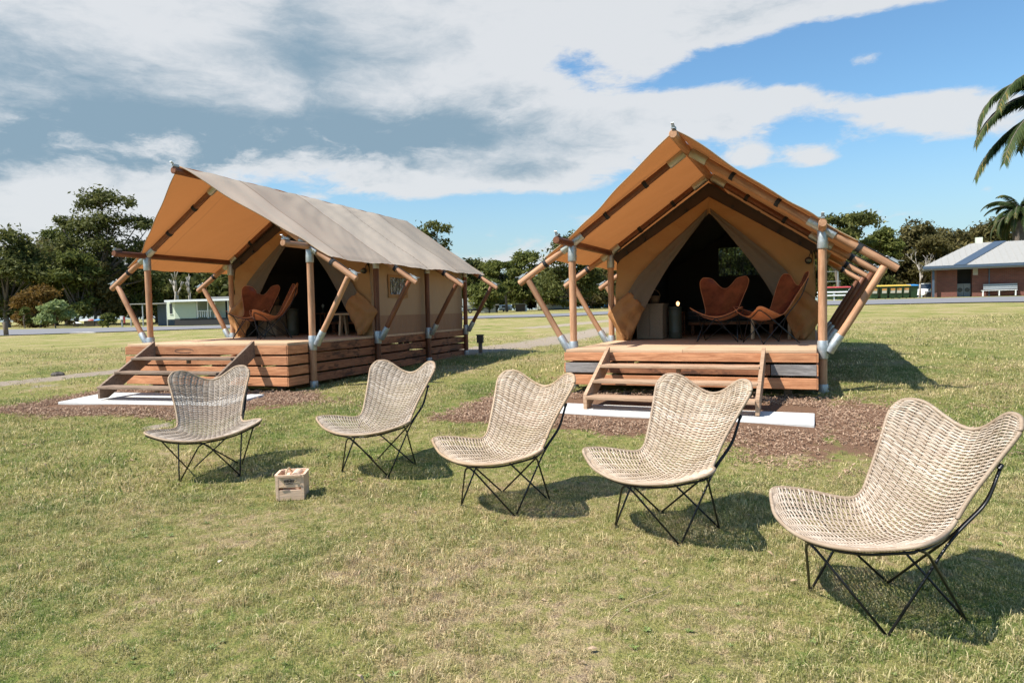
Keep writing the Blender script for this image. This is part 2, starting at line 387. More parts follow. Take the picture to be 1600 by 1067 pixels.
M_leather = mat('dark_polished_leather', leatherf((.085, .022, .013), (.20, .052, .026), .25))
M_leatherb = mat('tan_leather_back', leatherf((.42, .15, .06), (.56, .22, .095), .45))
def cane(name, a, bb, dk):
    def fn(t, b):
        co = objc(t); r = rnd(t)
        n = t.noise(t.vm('ADD', co, t.vm('SCALE', (3, 5, 7), r)), 3.2, 3, .6); f = t.noise(t.sc(co, (7, 75, 120)), 1.0, 3, .7)
        c = t.mix(t.ss(n, .3, .7), bb, a); tt = t.new('ShaderNodeAttribute', attribute_name='tint').outputs['Fac']; c = hsv(t, c, .5, t.m('ADD', t.m('MULTIPLY', tt, -.35), 1.15), t.m('ADD', t.m('MULTIPLY', tt, .42), .71)); c = t.mix(t.ss(f, .52, .72, 0, .8), c, dk); c = t.mix(t.ss(f, .25, .42, .55, 0), c, (.80, .70, .56))
        c = hsv(t, c, .5, t.m('ADD', t.m('MULTIPLY', r, .25), .9), t.m('ADD', t.m('MULTIPLY', r, .16), .86))
        t.put(b.inputs['Base Color'], c); b.inputs['Roughness'].default_value = .55; b.inputs['Specular IOR Level'].default_value = .35
        bump(t, b, f, .002, .5)
    return mat(name, fn)
M_cane = cane('kubu_cane_weft', (.575, .46, .35), (.43, .335, .245), (.22, .155, .11))
M_rim = cane('kubu_cane_rim', (.60, .47, .35), (.44, .32, .225), (.24, .155, .10))

# turf colour shared by the ground and its blades: patches of green, olive and straw
def turf(t):
    P = geoP(t); P2 = t.sc(P, (1, 1, 0))
    a = t.noise(P2, .55, 5, .6, .4); b_ = t.noise(t.vm('ADD', P2, (31, 7, 0)), 1.9, 5, .65); c = t.noise(P2, 14, 4, .6); d = t.noise(P2, 70, 3, .6)
    x = t.m('ADD', t.m('MULTIPLY', a, .55), t.m('ADD', t.m('MULTIPLY', b_, .35), t.m('MULTIPLY', t.m('SUBTRACT', c, .5), .55)))
    sp = t.new('ShaderNodeSeparateXYZ'); t.put(sp.inputs[0], P)
    # the lawn is greener near the photographer's left, drier in the middle of the field
    bias = t.ss(t.vm('LENGTH', t.vm('MULTIPLY', t.vm('SUBTRACT', P, (.15, 3.6, 0)), (.8, 1, 0)), out=1), .3, 2.6, .085, 0.)
    far = t.ss(sp.outputs[1], 6, 22, 0, .05)
    x = t.m('ADD', x, t.m('ADD', bias, far))
    gr = t.mix(c, (.205, .255, .058), (.11, .155, .034)); ol = t.mix(d, (.37, .335, .115), (.24, .235, .07)); st = t.mix(d, (.54, .425, .235), (.40, .30, .16))
    k = t.mix(t.ss(x, .36, .47), gr, ol); k = t.mix(t.ss(x, .475, .60), k, st)
    k = t.mix(t.ss(x, .59, .67, 0, .7), k, (.30, .205, .15))
    return k, P2, d, x
def groundf(t, b):
    k, P2, d, x = turf(t)
    at_ = t.new('ShaderNodeAttribute', attribute_name='dirt').outputs['Fac']; mu = t.new('ShaderNodeAttribute', attribute_name='mulch').outputs['Fac']
    n = t.noise(P2, 3.5, 6, .7); n2 = t.noise(P2, 22, 5, .7)
    dm = t.ss(t.m('ADD', at_, t.m('MULTIPLY', t.m('SUBTRACT', n, .5), 1.3)), .42, .62)
    k = t.mix(dm, k, t.mix(n2, (.34, .26, .19), (.50, .42, .33)))
    mm = t.ss(t.m('ADD', mu, t.m('MULTIPLY', t.m('SUBTRACT', n, .5), 1.3)), .42, .64)
    k = t.mix(mm, k, t.mix(t.noise(P2, 60, 4, .7), (.15, .085, .052), (.34, .20, .125)))
    k = hsv(t, k, .5, 1., t.m('ADD', t.m('MULTIPLY', n2, .7), .50))
    sp = t.new('ShaderNodeSeparateXYZ'); t.put(sp.inputs[0], P2); k = hsv(t, k, .5, 1., t.ss(sp.outputs[1], 14, 26, .86, .98))
    t.put(b.inputs['Base Color'], k); b.inputs['Roughness'].default_value = .95; b.inputs['Specular IOR Level'].default_value = .1
    bump(t, b, t.m('ADD', t.m('MULTIPLY', n2, .5), t.m('ADD', d, t.m('MULTIPLY', n, .6))), .03, .8)
M_ground = mat('dry_lawn_ground', groundf)
def bladef(t, b):
    k, P2, d, x = turf(t)
    r = t.new('ShaderNodeAttribute', attribute_name='br').outputs['Fac']
    k = t.mix(t.ss(r, .60, .98, 0, .85), k, (.60, .48, .28)); k = t.mix(t.ss(r, .38, .02, 0, .6), k, (.11, .16, .035))
    ib = t.new('ShaderNodeAttribute', attribute_name='br', attribute_type='INSTANCER').outputs['Fac']
    hf = t.noise(P2, 7, 3, .6); k = t.mix(t.ss(hf, .52, .64, 0, .4), k, (.27, .20, .11))
    k = t.mix(t.ss(ib, .80, .98, 0, .7), k, (.50, .40, .22)); k = t.mix(t.ss(ib, .20, .04, 0, .5), k, (.10, .155, .035))
    k = hsv(t, k, .5, .94, t.m('MULTIPLY', t.m('ADD', t.m('MULTIPLY', r, .62), .80), t.m('ADD', t.m('MULTIPLY', ib, .52), .80)))
    t.put(b.inputs['Base Color'], k); b.inputs['Roughness'].default_value = .6; b.inputs['Specular IOR Level'].default_value = .25
    tr = t.new('ShaderNodeBsdfTranslucent'); t.put(tr.inputs[0], hsv(t, k, .5, 1.1, 1.2))
    mx = t.new('ShaderNodeMixShader'); mx.inputs[0].default_value = .35; t.put(mx.inputs[1], b.outputs[0]); t.put(mx.inputs[2], tr.outputs[0])
    t.put([n for n in t.n if n.type == 'OUTPUT_MATERIAL'][0].inputs[0], mx.outputs[0])
M_blade = mat('grass_blade', bladef)
def chipf(t, b):
    r = t.new('ShaderNodeAttribute', attribute_name='br').outputs['Fac']; n = t.noise(geoP(t), 37, 2)
    k = t.mix(t.ss(n, .3, .7), (.17, .092, .058), (.42, .26, .165)); k = t.mix(t.ss(r, .8, 1., 0, .6), k, (.56, .40, .27))
    t.put(b.inputs['Base Color'], k); b.inputs['Roughness'].default_value = .85
M_chip = mat('bark_chip', chipf)
def leafmat(name, a, bb, hi, tw=.38):
    def fn(t, b):
        v = t.new('ShaderNodeAttribute', attribute_name='tint').outputs['Fac']
        k = t.mix(v, a, bb); k = t.mix(t.ss(v, .78, 1.), k, hi)
        t.put(b.inputs['Base Color'], k); b.inputs['Roughness'].default_value = .6; b.inputs['Specular IOR Level'].default_value = .15
        tr = t.new('ShaderNodeBsdfTranslucent'); t.put(tr.inputs[0], k)
        mx = t.new('ShaderNodeMixShader'); mx.inputs[0].default_value = tw; t.put(mx.inputs[1], b.outputs[0]); t.put(mx.inputs[2], tr.outputs[0])
        t.put([n for n in t.n if n.type == 'OUTPUT_MATERIAL'][0].inputs[0], mx.outputs[0])
    return mat(name, fn)
L_gum = leafmat('gum_leaves', (.055, .066, .020), (.15, .155, .042), (.28, .26, .085))
L_olive = leafmat('olive_brown_leaves', (.065, .06, .024), (.18, .15, .052), (.26, .21, .08))
L_green = leafmat('mid_green_leaves', (.06, .08, .02), (.175, .185, .045), (.30, .29, .085))
L_or = leafmat('rusty_orange_leaves', (.10, .06, .015), (.24, .14, .035), (.30, .20, .05))
L_pale = leafmat('silver_green_leaves', (.16, .21, .07), (.38, .44, .19), (.60, .62, .42))
L_palm = leafmat('palm_leaves', (.035, .06, .022), (.10, .13, .04), (.26, .20, .06), .35)
M_bark = simple('grey_brown_bark', (.15, .12, .095), .9, 0, .35, 3, .03)
M_barkp = simple('pale_dead_bark', (.36, .32, .275), .85, 0, .25, 3, .02)

# ------------------------------------------------------------------ ground
TL = dict(o=(-4.7008, 10.5995, .9658), a=R_(-18.985)); TR = dict(o=(2.0999, 8.5746, .8337), a=R_(-23.734))
def tl(T, u, v, w_=0.):
    x, y, z = T['o']; a = T['a']; return np.array([x+u*math.cos(a)-v*math.sin(a), y+u*math.sin(a)+v*math.cos(a), z+w_])
def inv(T, X, Y):
    x, y, z = T['o']; a = T['a']; dx, dy = X-x, Y-y
    return dx*np.cos(a)+dy*np.sin(a), -dx*np.sin(a)+dy*np.cos(a)
def segd(X, Y, pts):
    """distance to a polyline"""
    out = np.full(np.shape(X), 1e9)
    for (x0, y0), (x1, y1) in zip(pts[:-1], pts[1:]):
        dx, dy = x1-x0, y1-y0; L = dx*dx+dy*dy+1e-9
        t_ = np.clip(((X-x0)*dx+(Y-y0)*dy)/L, 0, 1); out = np.minimum(out, np.hypot(X-x0-t_*dx, Y-y0-t_*dy))
    return out
def mulch_mask(X, Y):
    m = 0*X
    for T, (u0, u1, v0, v1) in ((TL, (-2.1, 2.0, -1.95, .1)), (TR, (-2.5, 1.7, -2.0, .2))):
        u, v = inv(T, X, Y); d = np.maximum(np.maximum(u0-u, u-u1), np.maximum(v0-v, v-v1))
        m = np.maximum(m, np.clip(.45-d/.6, 0, 1))
    for px, py, r in ((440, 625, 1.1), (1330, 650, 1.35), (790, 648, .75), (1380, 690, 1.1), (1230, 690, .9), (980, 668, .7)):
        c = MC[(px, py)]; m = np.maximum(m, np.clip(1.1-np.hypot(X-c[0], (Y-c[1])*1.0)/r, 0, 1)*.9)
    return m
MC = {k: og(*k) for k in ((440, 625), (1330, 650), (790, 648), (1380, 690), (1230, 690), (980, 668))}
DT = [(og(730, 552), 1.0), ]
track = [tuple(og(*p)) for p in ((640, 560), (735, 548), (830, 538), (900, 525), (960, 512))]
track2 = [tuple(og(*p)) for p in ((840, 512), (960, 500), (1010, 503))]
path2 = [tuple(og(*p)) for p in ((-60, 607), (30, 598), (110, 588), (195, 579))]
def dirt_mask(X, Y):
    d = np.clip(1-segd(X, Y, track)/1.9, 0, 1)*.95
    d = np.maximum(d, np.clip(1-segd(X, Y, track2)/2.5, 0, 1)*.85)
    d = np.maximum(d, np.clip(1-segd(X, Y, path2)/.9, 0, 1)*1.05)
    for px, py, r, s_ in ((60, 605, 1.0, .6), (250, 665, .5, .75), (1500, 540, 2., .4), (1300, 480, 3., .4), (600, 745, .3, .55), (690, 905, .35, .5), (760, 880, .3, .5), (1000, 770, .4, .5), (150, 735, .35, .5), (1030, 900, .35, .45), (1100, 870, .3, .45), (1540, 690, .5, .5)):
        c = og(px, py); d = np.maximum(d, np.clip(1-np.hypot(X-c[0], Y-c[1])/r, 0, 1)*s_)
    return d
def axis_pts(lims):
    out = []
    for a, b_, s_ in lims: out += list(np.arange(a, b_, s_))
    return np.array(out+[lims[-1][1]])
xs = axis_pts([(-900, -200, 100), (-200, -60, 10), (-60, -14, 1.5), (-14, 10, .14), (10, 60, 1.5), (60, 200, 10), (200, 900, 100)])
ys = axis_pts([(-300, -20, 40), (-20, 1, 3), (1, 16, .14), (16, 24, .4), (24, 80, 1.), (80, 200, 6), (200, 1200, 100)])
X, Y = np.meshgrid(xs, ys, indexing='ij'); Z = gz(X, Y)
V = np.stack([X, Y, Z], -1).reshape(-1, 3); nx, ny = X.shape
I = (np.arange(nx-1)[:, None]*ny+np.arange(ny-1)[None]).ravel(); Fc = np.stack([I, I+ny, I+ny+1, I+1], 1)
me = fastmesh('ground', V, Fc, M_ground, dict(dirt=('POINT', dirt_mask(X, Y).ravel()), mulch=('POINT', mulch_mask(X, Y).ravel())), True)
tag(obj('ground', me), kind='structure')
# road: a strip draped on the rise behind the tents
rc = np.linspace(-1.6, 1.6, 161)
rn = np.interp(rc, [-.75, -.4, 0, .45, .75], [44, 46, 50, 42, 35.5]); rf = np.interp(rc, [-.75, -.4, 0, .45, .75], [51.5, 52, 57, 49.3, 47.])
V = []
for c_, a, b_ in zip(rc, rn, rf):
    for k in range(7):
        y_ = a+(b_-a)*k/6; V.append((c_*y_, y_, G(c_*y_, y_)+.05))
I = (np.arange(160)[:, None]*7+np.arange(6)[None]).ravel()
tag(obj('road', fastmesh('road', np.array(V), np.stack([I, I+7, I+8, I+1], 1), M_asphalt)), kind='structure')

def scatter(name, src, P, scl, mtl, seed, tilt=.3):
    """one object: loose points plus one source tuft, instanced on the points by geometry nodes"""
    sv, sf, sb = src; n = len(sv)
    V = np.concatenate([sv, P]); me = bpy.data.meshes.new(name)
    me.from_pydata(V.tolist(), [], sf); me.materials.append(mtl)
    a = me.attributes.new('src', 'BOOLEAN', 'POINT'); a.data.foreach_set('value', np.r_[np.ones(n, bool), np.zeros(len(P), bool)])
    a = me.attributes.new('br', 'FLOAT', 'POINT'); a.data.foreach_set('value', np.r_[sb, rng.random(len(P))].astype(np.float32))
    a = me.attributes.new('sz', 'FLOAT', 'POINT'); a.data.foreach_set('value', np.r_[np.ones(n), scl].astype(np.float32))
    o = obj(name, me)
    ng = bpy.data.node_groups.new(name+'_scatter', 'GeometryNodeTree')
    ng.interface.new_socket('Geometry', in_out='INPUT', socket_type='NodeSocketGeometry'); ng.interface.new_socket('Geometry', in_out='OUTPUT', socket_type='NodeSocketGeometry')
    N = ng.nodes.new; Lk = ng.links.new
    gi, go = N('NodeGroupInput'), N('NodeGroupOutput'); se = N('GeometryNodeSeparateGeometry'); na = N('GeometryNodeInputNamedAttribute'); na.data_type = 'BOOLEAN'; na.inputs[0].default_value = 'src'
    Lk(gi.outputs[0], se.inputs[0]); Lk(na.outputs[0], se.inputs['Selection'])
    ip = N('GeometryNodeInstanceOnPoints'); Lk(se.outputs[1], ip.inputs['Points']); Lk(se.outputs[0], ip.inputs['Instance'])
    rv = N('FunctionNodeRandomValue'); rv.data_type = 'FLOAT_VECTOR'; rv.inputs[0].default_value = (-tilt, -tilt, 0); rv.inputs[1].default_value = (tilt, tilt, 6.283); rv.inputs['Seed'].default_value = seed
    Lk(rv.outputs[0], ip.inputs['Rotation'])
    ns = N('GeometryNodeInputNamedAttribute'); ns.data_type = 'FLOAT'; ns.inputs[0].default_value = 'sz'; Lk(ns.outputs[0], ip.inputs['Scale'])
    Lk(ip.outputs[0], go.inputs[0])
    md = o.modifiers.new('scatter', 'NODES'); md.node_group = ng
    return o
def tuft(nb, h, spread, lean, wd, seed):
    r = random.Random(seed); V = []; Fs = []; B = []
    for i in range(nb):
        a = r.uniform(0, 6.283); d = spread*math.sqrt(r.random()); x, y = d*math.cos(a), d*math.sin(a)
        la = r.uniform(0, 6.283); ln = r.uniform(.2, 1)*lean; hh = h*r.uniform(.45, 1.1); w2 = wd*r.uniform(.6, 1.2)
        px_, py_ = -math.sin(la)*w2, math.cos(la)*w2; dx, dy = math.cos(la), math.sin(la); b0 = len(V)
        V += [(x-px_, y-py_, -.006), (x+px_, y+py_, -.006), (x+dx*ln*.4*hh-px_*.8, y+dy*ln*.4*hh-py_*.8, hh*.6), (x+dx*ln*.4*hh+px_*.8, y+dy*ln*.4*hh+py_*.8, hh*.6),
              (x+dx*ln*1.3*hh, y+dy*ln*1.3*hh, hh*(1-.35*ln))]
        Fs += [(b0, b0+1, b0+3, b0+2), (b0+2, b0+3, b0+4)]; B += [r.random()]*5
    return np.array(V), Fs, np.array(B)
def turf_points(n, y0, y1, wide=.92, p=1.0):
    y = y0*(y1/y0)**rng.random(n) if p == 0 else np.sqrt(y0**2+(y1**2-y0**2)*rng.random(n))
    x = (rng.random(n)*2-1)*(y*wide+.6); m = mulch_mask(x, y); dd = dirt_mask(x, y)
    keep = (rng.random(n) > np.clip((m-.22)*3, 0, .985)) & (rng.random(n) > np.clip((dd-.3)*3, 0, .93))
    for T in (TL, TR):
        u, v = inv(T, x, y); keep &= ~((np.abs(u) < 1.5) & (v > -.02) & (v < 6.6)) & ~((np.abs(u) < 1.53) & (v < -.4) & (v > -1.46))
    x, y = x[keep], y[keep]; return np.stack([x, y, gz(x, y)], 1)
for k, (nb, h, sp_, ln, wd, n, y0, y1, s0) in enumerate([(24, .024, .050, 1.2, .0014, 32000, 1.9, 5.4, 1.), (26, .038, .045, .8, .0015, 3000, 1.9, 6.5, 1.), (22, .028, .085, 1.3, .0026, 28000, 5., 10.5, 1.),
                                                        (20, .040, .16, 1.1, .0050, 16000, 10, 24, 1.), (24, .014, .07, 1.9, .0012, 12000, 1.9, 5.4, 1.)]):
    P = turf_points(n, y0, y1)
    nn = .5+.5*np.sin(P[:, 0]*1.7+2*np.sin(P[:, 1]*.9))*np.sin(P[:, 1]*1.4+P[:, 0])
    hn = .5+.25*np.sin(P[:, 0]*17+2*np.sin(P[:, 1]*11))+.25*np.sin(P[:, 1]*21+2.2*np.sin(P[:, 0]*9+1))
    sc_ = (.45+.8*rng.random(len(P))**1.5)*(.70+.55*nn)*(.60+.80*hn)
    tag(scatter('grass', tuft(nb, h, sp_, ln, wd, 40+k), P, sc_, M_blade, k), kind='stuff')
# small broad leaved weeds and leaf litter lying in the turf
def rosette(nb, rad, wd, up, seed):
    r = random.Random(seed); V = []; Fs = []; B = []
    for i in range(nb):
        a = 6.283*i/nb+r.uniform(-.3, .3); l = rad*r.uniform(.5, 1.1); c_, s_ = math.cos(a), math.sin(a); b0 = len(V); w_ = wd*r.uniform(.7, 1.2); h = up*r.uniform(.4, 1.2)
        V += [(0, 0, .004), (c_*l*.55-s_*w_, s_*l*.55+c_*w_, h), (c_*l, s_*l, h*.8), (c_*l*.55+s_*w_, s_*l*.55-c_*w_, h)]; Fs.append((b0, b0+1, b0+2, b0+3)); B += [r.random()*.4]*4
    return np.array(V), Fs, np.array(B)
def weedf(t, b):
    r = t.new('ShaderNodeAttribute', attribute_name='br').outputs['Fac']; n = t.noise(geoP(t), 5, 2)
    t.put(b.inputs['Base Color'], t.mix(n, t.mix(r, (.13, .18, .035), (.20, .26, .06)), (.17, .21, .055))); b.inputs['Roughness'].default_value = .55
M_weed = mat('broad_leaved_weed', weedf)
P = turf_points(1800, 1.9, 9.); cl = np.sin(P[:, 0]*2.3+1.5*np.sin(P[:, 1]*1.9))+np.sin(P[:, 1]*2.9-P[:, 0]*1.1); P = P[cl > .35]
tag(scatter('lawn_weeds', rosette(14, .030, .005, .016, 5), P, .4+.7*rng.random(len(P))**2, M_weed, 21, .15), kind='stuff')
P = turf_points(420, 1.9, 9.); tag(scatter('leaf_litter', rosette(1, .035, .008, .022, 8), P, .4+.9*rng.random(len(P)), M_leafdry, 22, .5), kind='stuff')
# bark mulch chips
n = 170000; x = rng.uniform(-8, 7, n); y = rng.uniform(5.2, 12.5, n); m = mulch_mask(x, y); nz = .5+.22*np.sin(x*3.1+2*np.sin(y*2.3))+.22*np.sin(y*4.1+x*1.7)
hz_ = .5*np.sin(x*11+3*np.sin(y*7))+.5*np.sin(y*13+2*np.sin(x*6)); keep = (m+(nz-.5)*.7+.12*hz_+rng.uniform(-.28, .28, n) > .55)
for T in (TL, TR):
    u, v = inv(T, x, y); keep &= ~((np.abs(u) < 1.53) & (v < -.38) & (v > -1.47))
x, y = x[keep], y[keep]
cv = MB()
for q in range(3):
    cv.box((random.uniform(-.03, .03), random.uniform(-.03, .03), .006+.004*q), (random.uniform(.012, .030), random.uniform(.0035, .007), .0035), Euler((random.uniform(-.3, .3), random.uniform(-.4, .4), random.uniform(0, 6))).to_matrix())
tag(scatter('bark_mulch', (np.array(cv.v), cv.f, np.repeat([.2, .6, .95], 8)), np.stack([x, y, gz(x, y)+rng.uniform(-.002, .012, len(x))], 1), rng.uniform(.5, 1.25, len(x)), M_chip, 9, .7), kind='stuff')

# ------------------------------------------------------------------ tents
POLE = {}
def pole(name, p1, p2, r, parent, m, n=12, bend=.0, **kw):
    """a slightly crooked round pole between two points, its own length along z"""
    p1, p2 = Vector(p1), Vector(p2); d = p2-p1; L = d.length
    b = MB(); k = max(3, int(L/.35)); ph = random.uniform(0, 6)
    pts = [(bend*math.sin(3.14*i/k)*math.cos(ph)+random.uniform(-1, 1)*r*.03, bend*math.sin(3.14*i/k)*math.sin(ph), L*i/k) for i in range(k+1)]
    rs = [r*random.uniform(.96, 1.03) for i in range(k+1)]
    b.tube([(pts[0][0], pts[0][1], -.001)]+[(pts[0][0], pts[0][1], .006)]+pts[1:-1]+[(pts[-1][0], pts[-1][1], L-.006), (pts[-1][0], pts[-1][1], L)], [r*.86]+[rs[0]]+rs[1:-1]+[rs[-1], r*.86], n)
    o = autosmooth(b.build(name, m, parent, **kw)); o.location = p1; o.rotation_mode = 'QUATERNION'; o.rotation_quaternion = d.to_track_quat('Z', 'Y'); return o
def sleeve(p1, p2, r, parent, m=None, name='metal_sleeve'):
    """steel tube with a rolled collar and bolt heads, given in the parent's frame"""
    p1, p2 = Vector(p1), Vector(p2); d = (p2-p1); L = d.length; b = MB()
    b.tube([(0, 0, 0), (0, 0, .004), (0, 0, L-.004), (0, 0, L)], [r*.97, r, r, r*.97], 16)
    for q in (.3, .7): b.tube([(r*.9, 0, L*q), (r+.008, 0, L*q)], .009, 6)
    o = autosmooth(b.build(name, m or M_galv, parent)); o.location = p1; o.rotation_mode = 'QUATERNION'; o.rotation_quaternion = d.to_track_quat('Z', 'Y'); return o
def clamp_at(p, d, parent):
    """galvanised strap tensioner: base plate, side cheeks, lever and hook"""
    b = MB(); b.box((0, 0, .006), (.13, .045, .006)); b.box((.0, .02, .02), (.09, .004, .03)); b.box((0, -.02, .02), (.09, .004, .03))
    b.tube([(.03, -.026, .028), (.03, .026, .028)], .008, 8); b.tube([(-.035, -.024, .025), (-.035, .024, .025)], .006, 8)
    b.box((.055, 0, .045), (.075, .034, .006), Euler((0, -.5, 0)).to_matrix()); b.tube([(-.05, 0, .02), (-.09, 0, .026), (-.10, 0, .012)], .004, 6)
    o = b.build('strap_clamp', M_galv, parent); x = Vector(d).normalized(); z = Vector((0, 0, 1)); z = (z-x*z.dot(x)).normalized(); y = z.cross(x)
    o.matrix_local = Matrix.Translation(p) @ Matrix((x, y, z)).transposed().to_4x4(); return o
def band_at(p, d, r, parent):
    o = MB().tube([(0, 0, -.026), (0, 0, .026)], r, 14).add([(r-.004, -.018, -.014), (r+.012, -.018, -.014), (r+.012, .018, -.014), (r-.004, .018, -.014), (r-.004, -.018, .014), (r+.012, -.018, .014), (r+.012, .018, .014), (r-.004, .018, .014)],
        [(0, 1, 2, 3), (7, 6, 5, 4), (0, 4, 5, 1), (1, 5, 6, 2), (2, 6, 7, 3), (3, 7, 4, 0)]).build('black_strap', M_strap, parent)
    o.location = p; o.rotation_mode = 'QUATERNION'; o.rotation_quaternion = Vector(d).to_track_quat('Z', 'Y'); return o
A_, HP, HR, UE, WE, BU = 1.585, 1.434, 2.535, 2.369, .921, 1.645
VR = [.525, 2.484, 4.54, 6.544]
def local_ground(T, u, v):
    p = tl(T, u, v); return G(p[0], p[1])-T['o'][2]
def smooth01(t_): t_ = max(0., min(1., t_)); return t_*t_*(3-2*t_)
def fly_pt(T, side, s, q, seed):
    """s 0..1 ridge -> purlin -> eave, q 0..1 front -> back"""
    up = UE-A_
    if s < .78: k = s/.78; u = A_*k; w_ = HR+.092+(HP-HR-.012)*k
    else: k = (s-.78)/.22*.50; u = A_+up*k; w_ = HP+.080+(WE-HP)*k
    if s < .78: f0 = -.33+(.44+.33)*(s/.78)-.03*math.sin(math.pi*s/.78)
    else: f0 = .44+.06*(s-.78)/.22
    v = f0+(6.85-f0)*q
    bay = 0.
    for a, b_ in zip([-.4]+VR, VR+[6.9]):
        if a <= v <= b_: bay = math.sin(math.pi*(v-a)/(b_-a))
    sag = .020*bay*math.sin(math.pi*min(1, s/.78))+.018*bay*(1 if s > .78 else 0)*math.sin(math.pi*(s-.78)/.22*.5)
    wr = .006*math.sin(9*v+3*s+seed)+.005*math.sin(23*v*(.3+s)+seed*2)*math.exp(-((v-round(v/2)*2)**2)*2)+.004*math.sin(17*s+5*v)
    if s > .97: sag += .012*bay
    nx_, nz_ = .57, .82
    return (side*(u+(wr-sag)*nx_), v, w_+(wr-sag)*nz_-.012*smooth01(1-abs(s)*14))
def wall_half(side, v0, seed):
    outer = [(0, 2.21), (.50, 1.895), (1.0, 1.575), (1.46, 1.28), (1.50, .75), (1.50, .30), (1.50, .0)]
    inner = [(0, 1.96), (.28, 1.70), (.56, 1.40), (.84, 1.02), (1.02, .62), (1.16, .28), (1.24, .0)]
    def I(L, t_):
        k = t_*(len(L)-1); i = min(int(k), len(L)-2); f = k-i; return (L[i][0]*(1-f)+L[i+1][0]*f, L[i][1]*(1-f)+L[i+1][1]*f)
    def fn(a, b):
        o, i = I(outer, a), I(inner, a); u = o[0]*(1-b)+i[0]*b; w_ = o[1]*(1-b)+i[1]*b
        return (side*u, v0+.014*math.sin(11*u+7*w_+seed)*(.3+b)+.012*math.sin(19*w_-8*u+seed)-.03*b, w_)
    return MB().grid(fn, 34, 10)
def flap(side, v0, seed):
    outer = [(.02, 2.03), (.40, 1.70), (.78, 1.36), (1.10, 1.04), (1.27, .78)]
    inner = [(.03, 1.94), (.30, 1.60), (.60, 1.20), (.83, .83), (1.00, .52)]
    def fn(a, b):
        k = a*4; i = min(int(k), 3); f = k-i
        o = [outer[i][j]*(1-f)+outer[i+1][j]*f for j in (0, 1)]; n = [inner[i][j]*(1-f)+inner[i+1][j]*f for j in (0, 1)]
        u = o[0]*(1-b)+n[0]*b; w_ = o[1]*(1-b)+n[1]*b
        return (side*u, v0-.035-.03*math.sin(math.pi*b)-.05*a-.014*math.sin(b*13+a*5+seed), w_)
    return MB().grid(fn, 26, 9)
def fold(side, v0, seed):
    """bunched canvas where the door flap is folded back and tied near the floor"""
    OUT = [(1.25, .80), (1.45, .63), (1.63, .44), (1.52, .22), (1.37, .02)]; IN = [(1.00, .54), (1.07, .41), (1.12, .28), (1.18, .14), (1.24, .02)]
    def tri(x): x = x % 1; return abs(2*x-1)*2-1
    def I(L, t_):
        k = t_*4; i = min(int(k), 3); f = k-i; return (L[i][0]*(1-f)+L[i+1][0]*f, L[i][1]*(1-f)+L[i+1][1]*f)
    def fn(a, b):
        o, i = I(OUT, a), I(IN, a); u = o[0]*(1-b)+i[0]*b; w_ = o[1]*(1-b)+i[1]*b
        return (side*u, v0-.06-.08*math.sin(math.pi*b)**.6*(1-.3*a) if 0 < b < 1 else v0-.06, w_) if 0 else (side*u, v0-.05-.07*min(1, 4*b, 4*(1-b))-.030*tri(1.7*b+.9*a+seed*.37)-.016*tri(2.9*a-1.3*b+seed), w_)
    return MB().grid(fn, 26, 18)

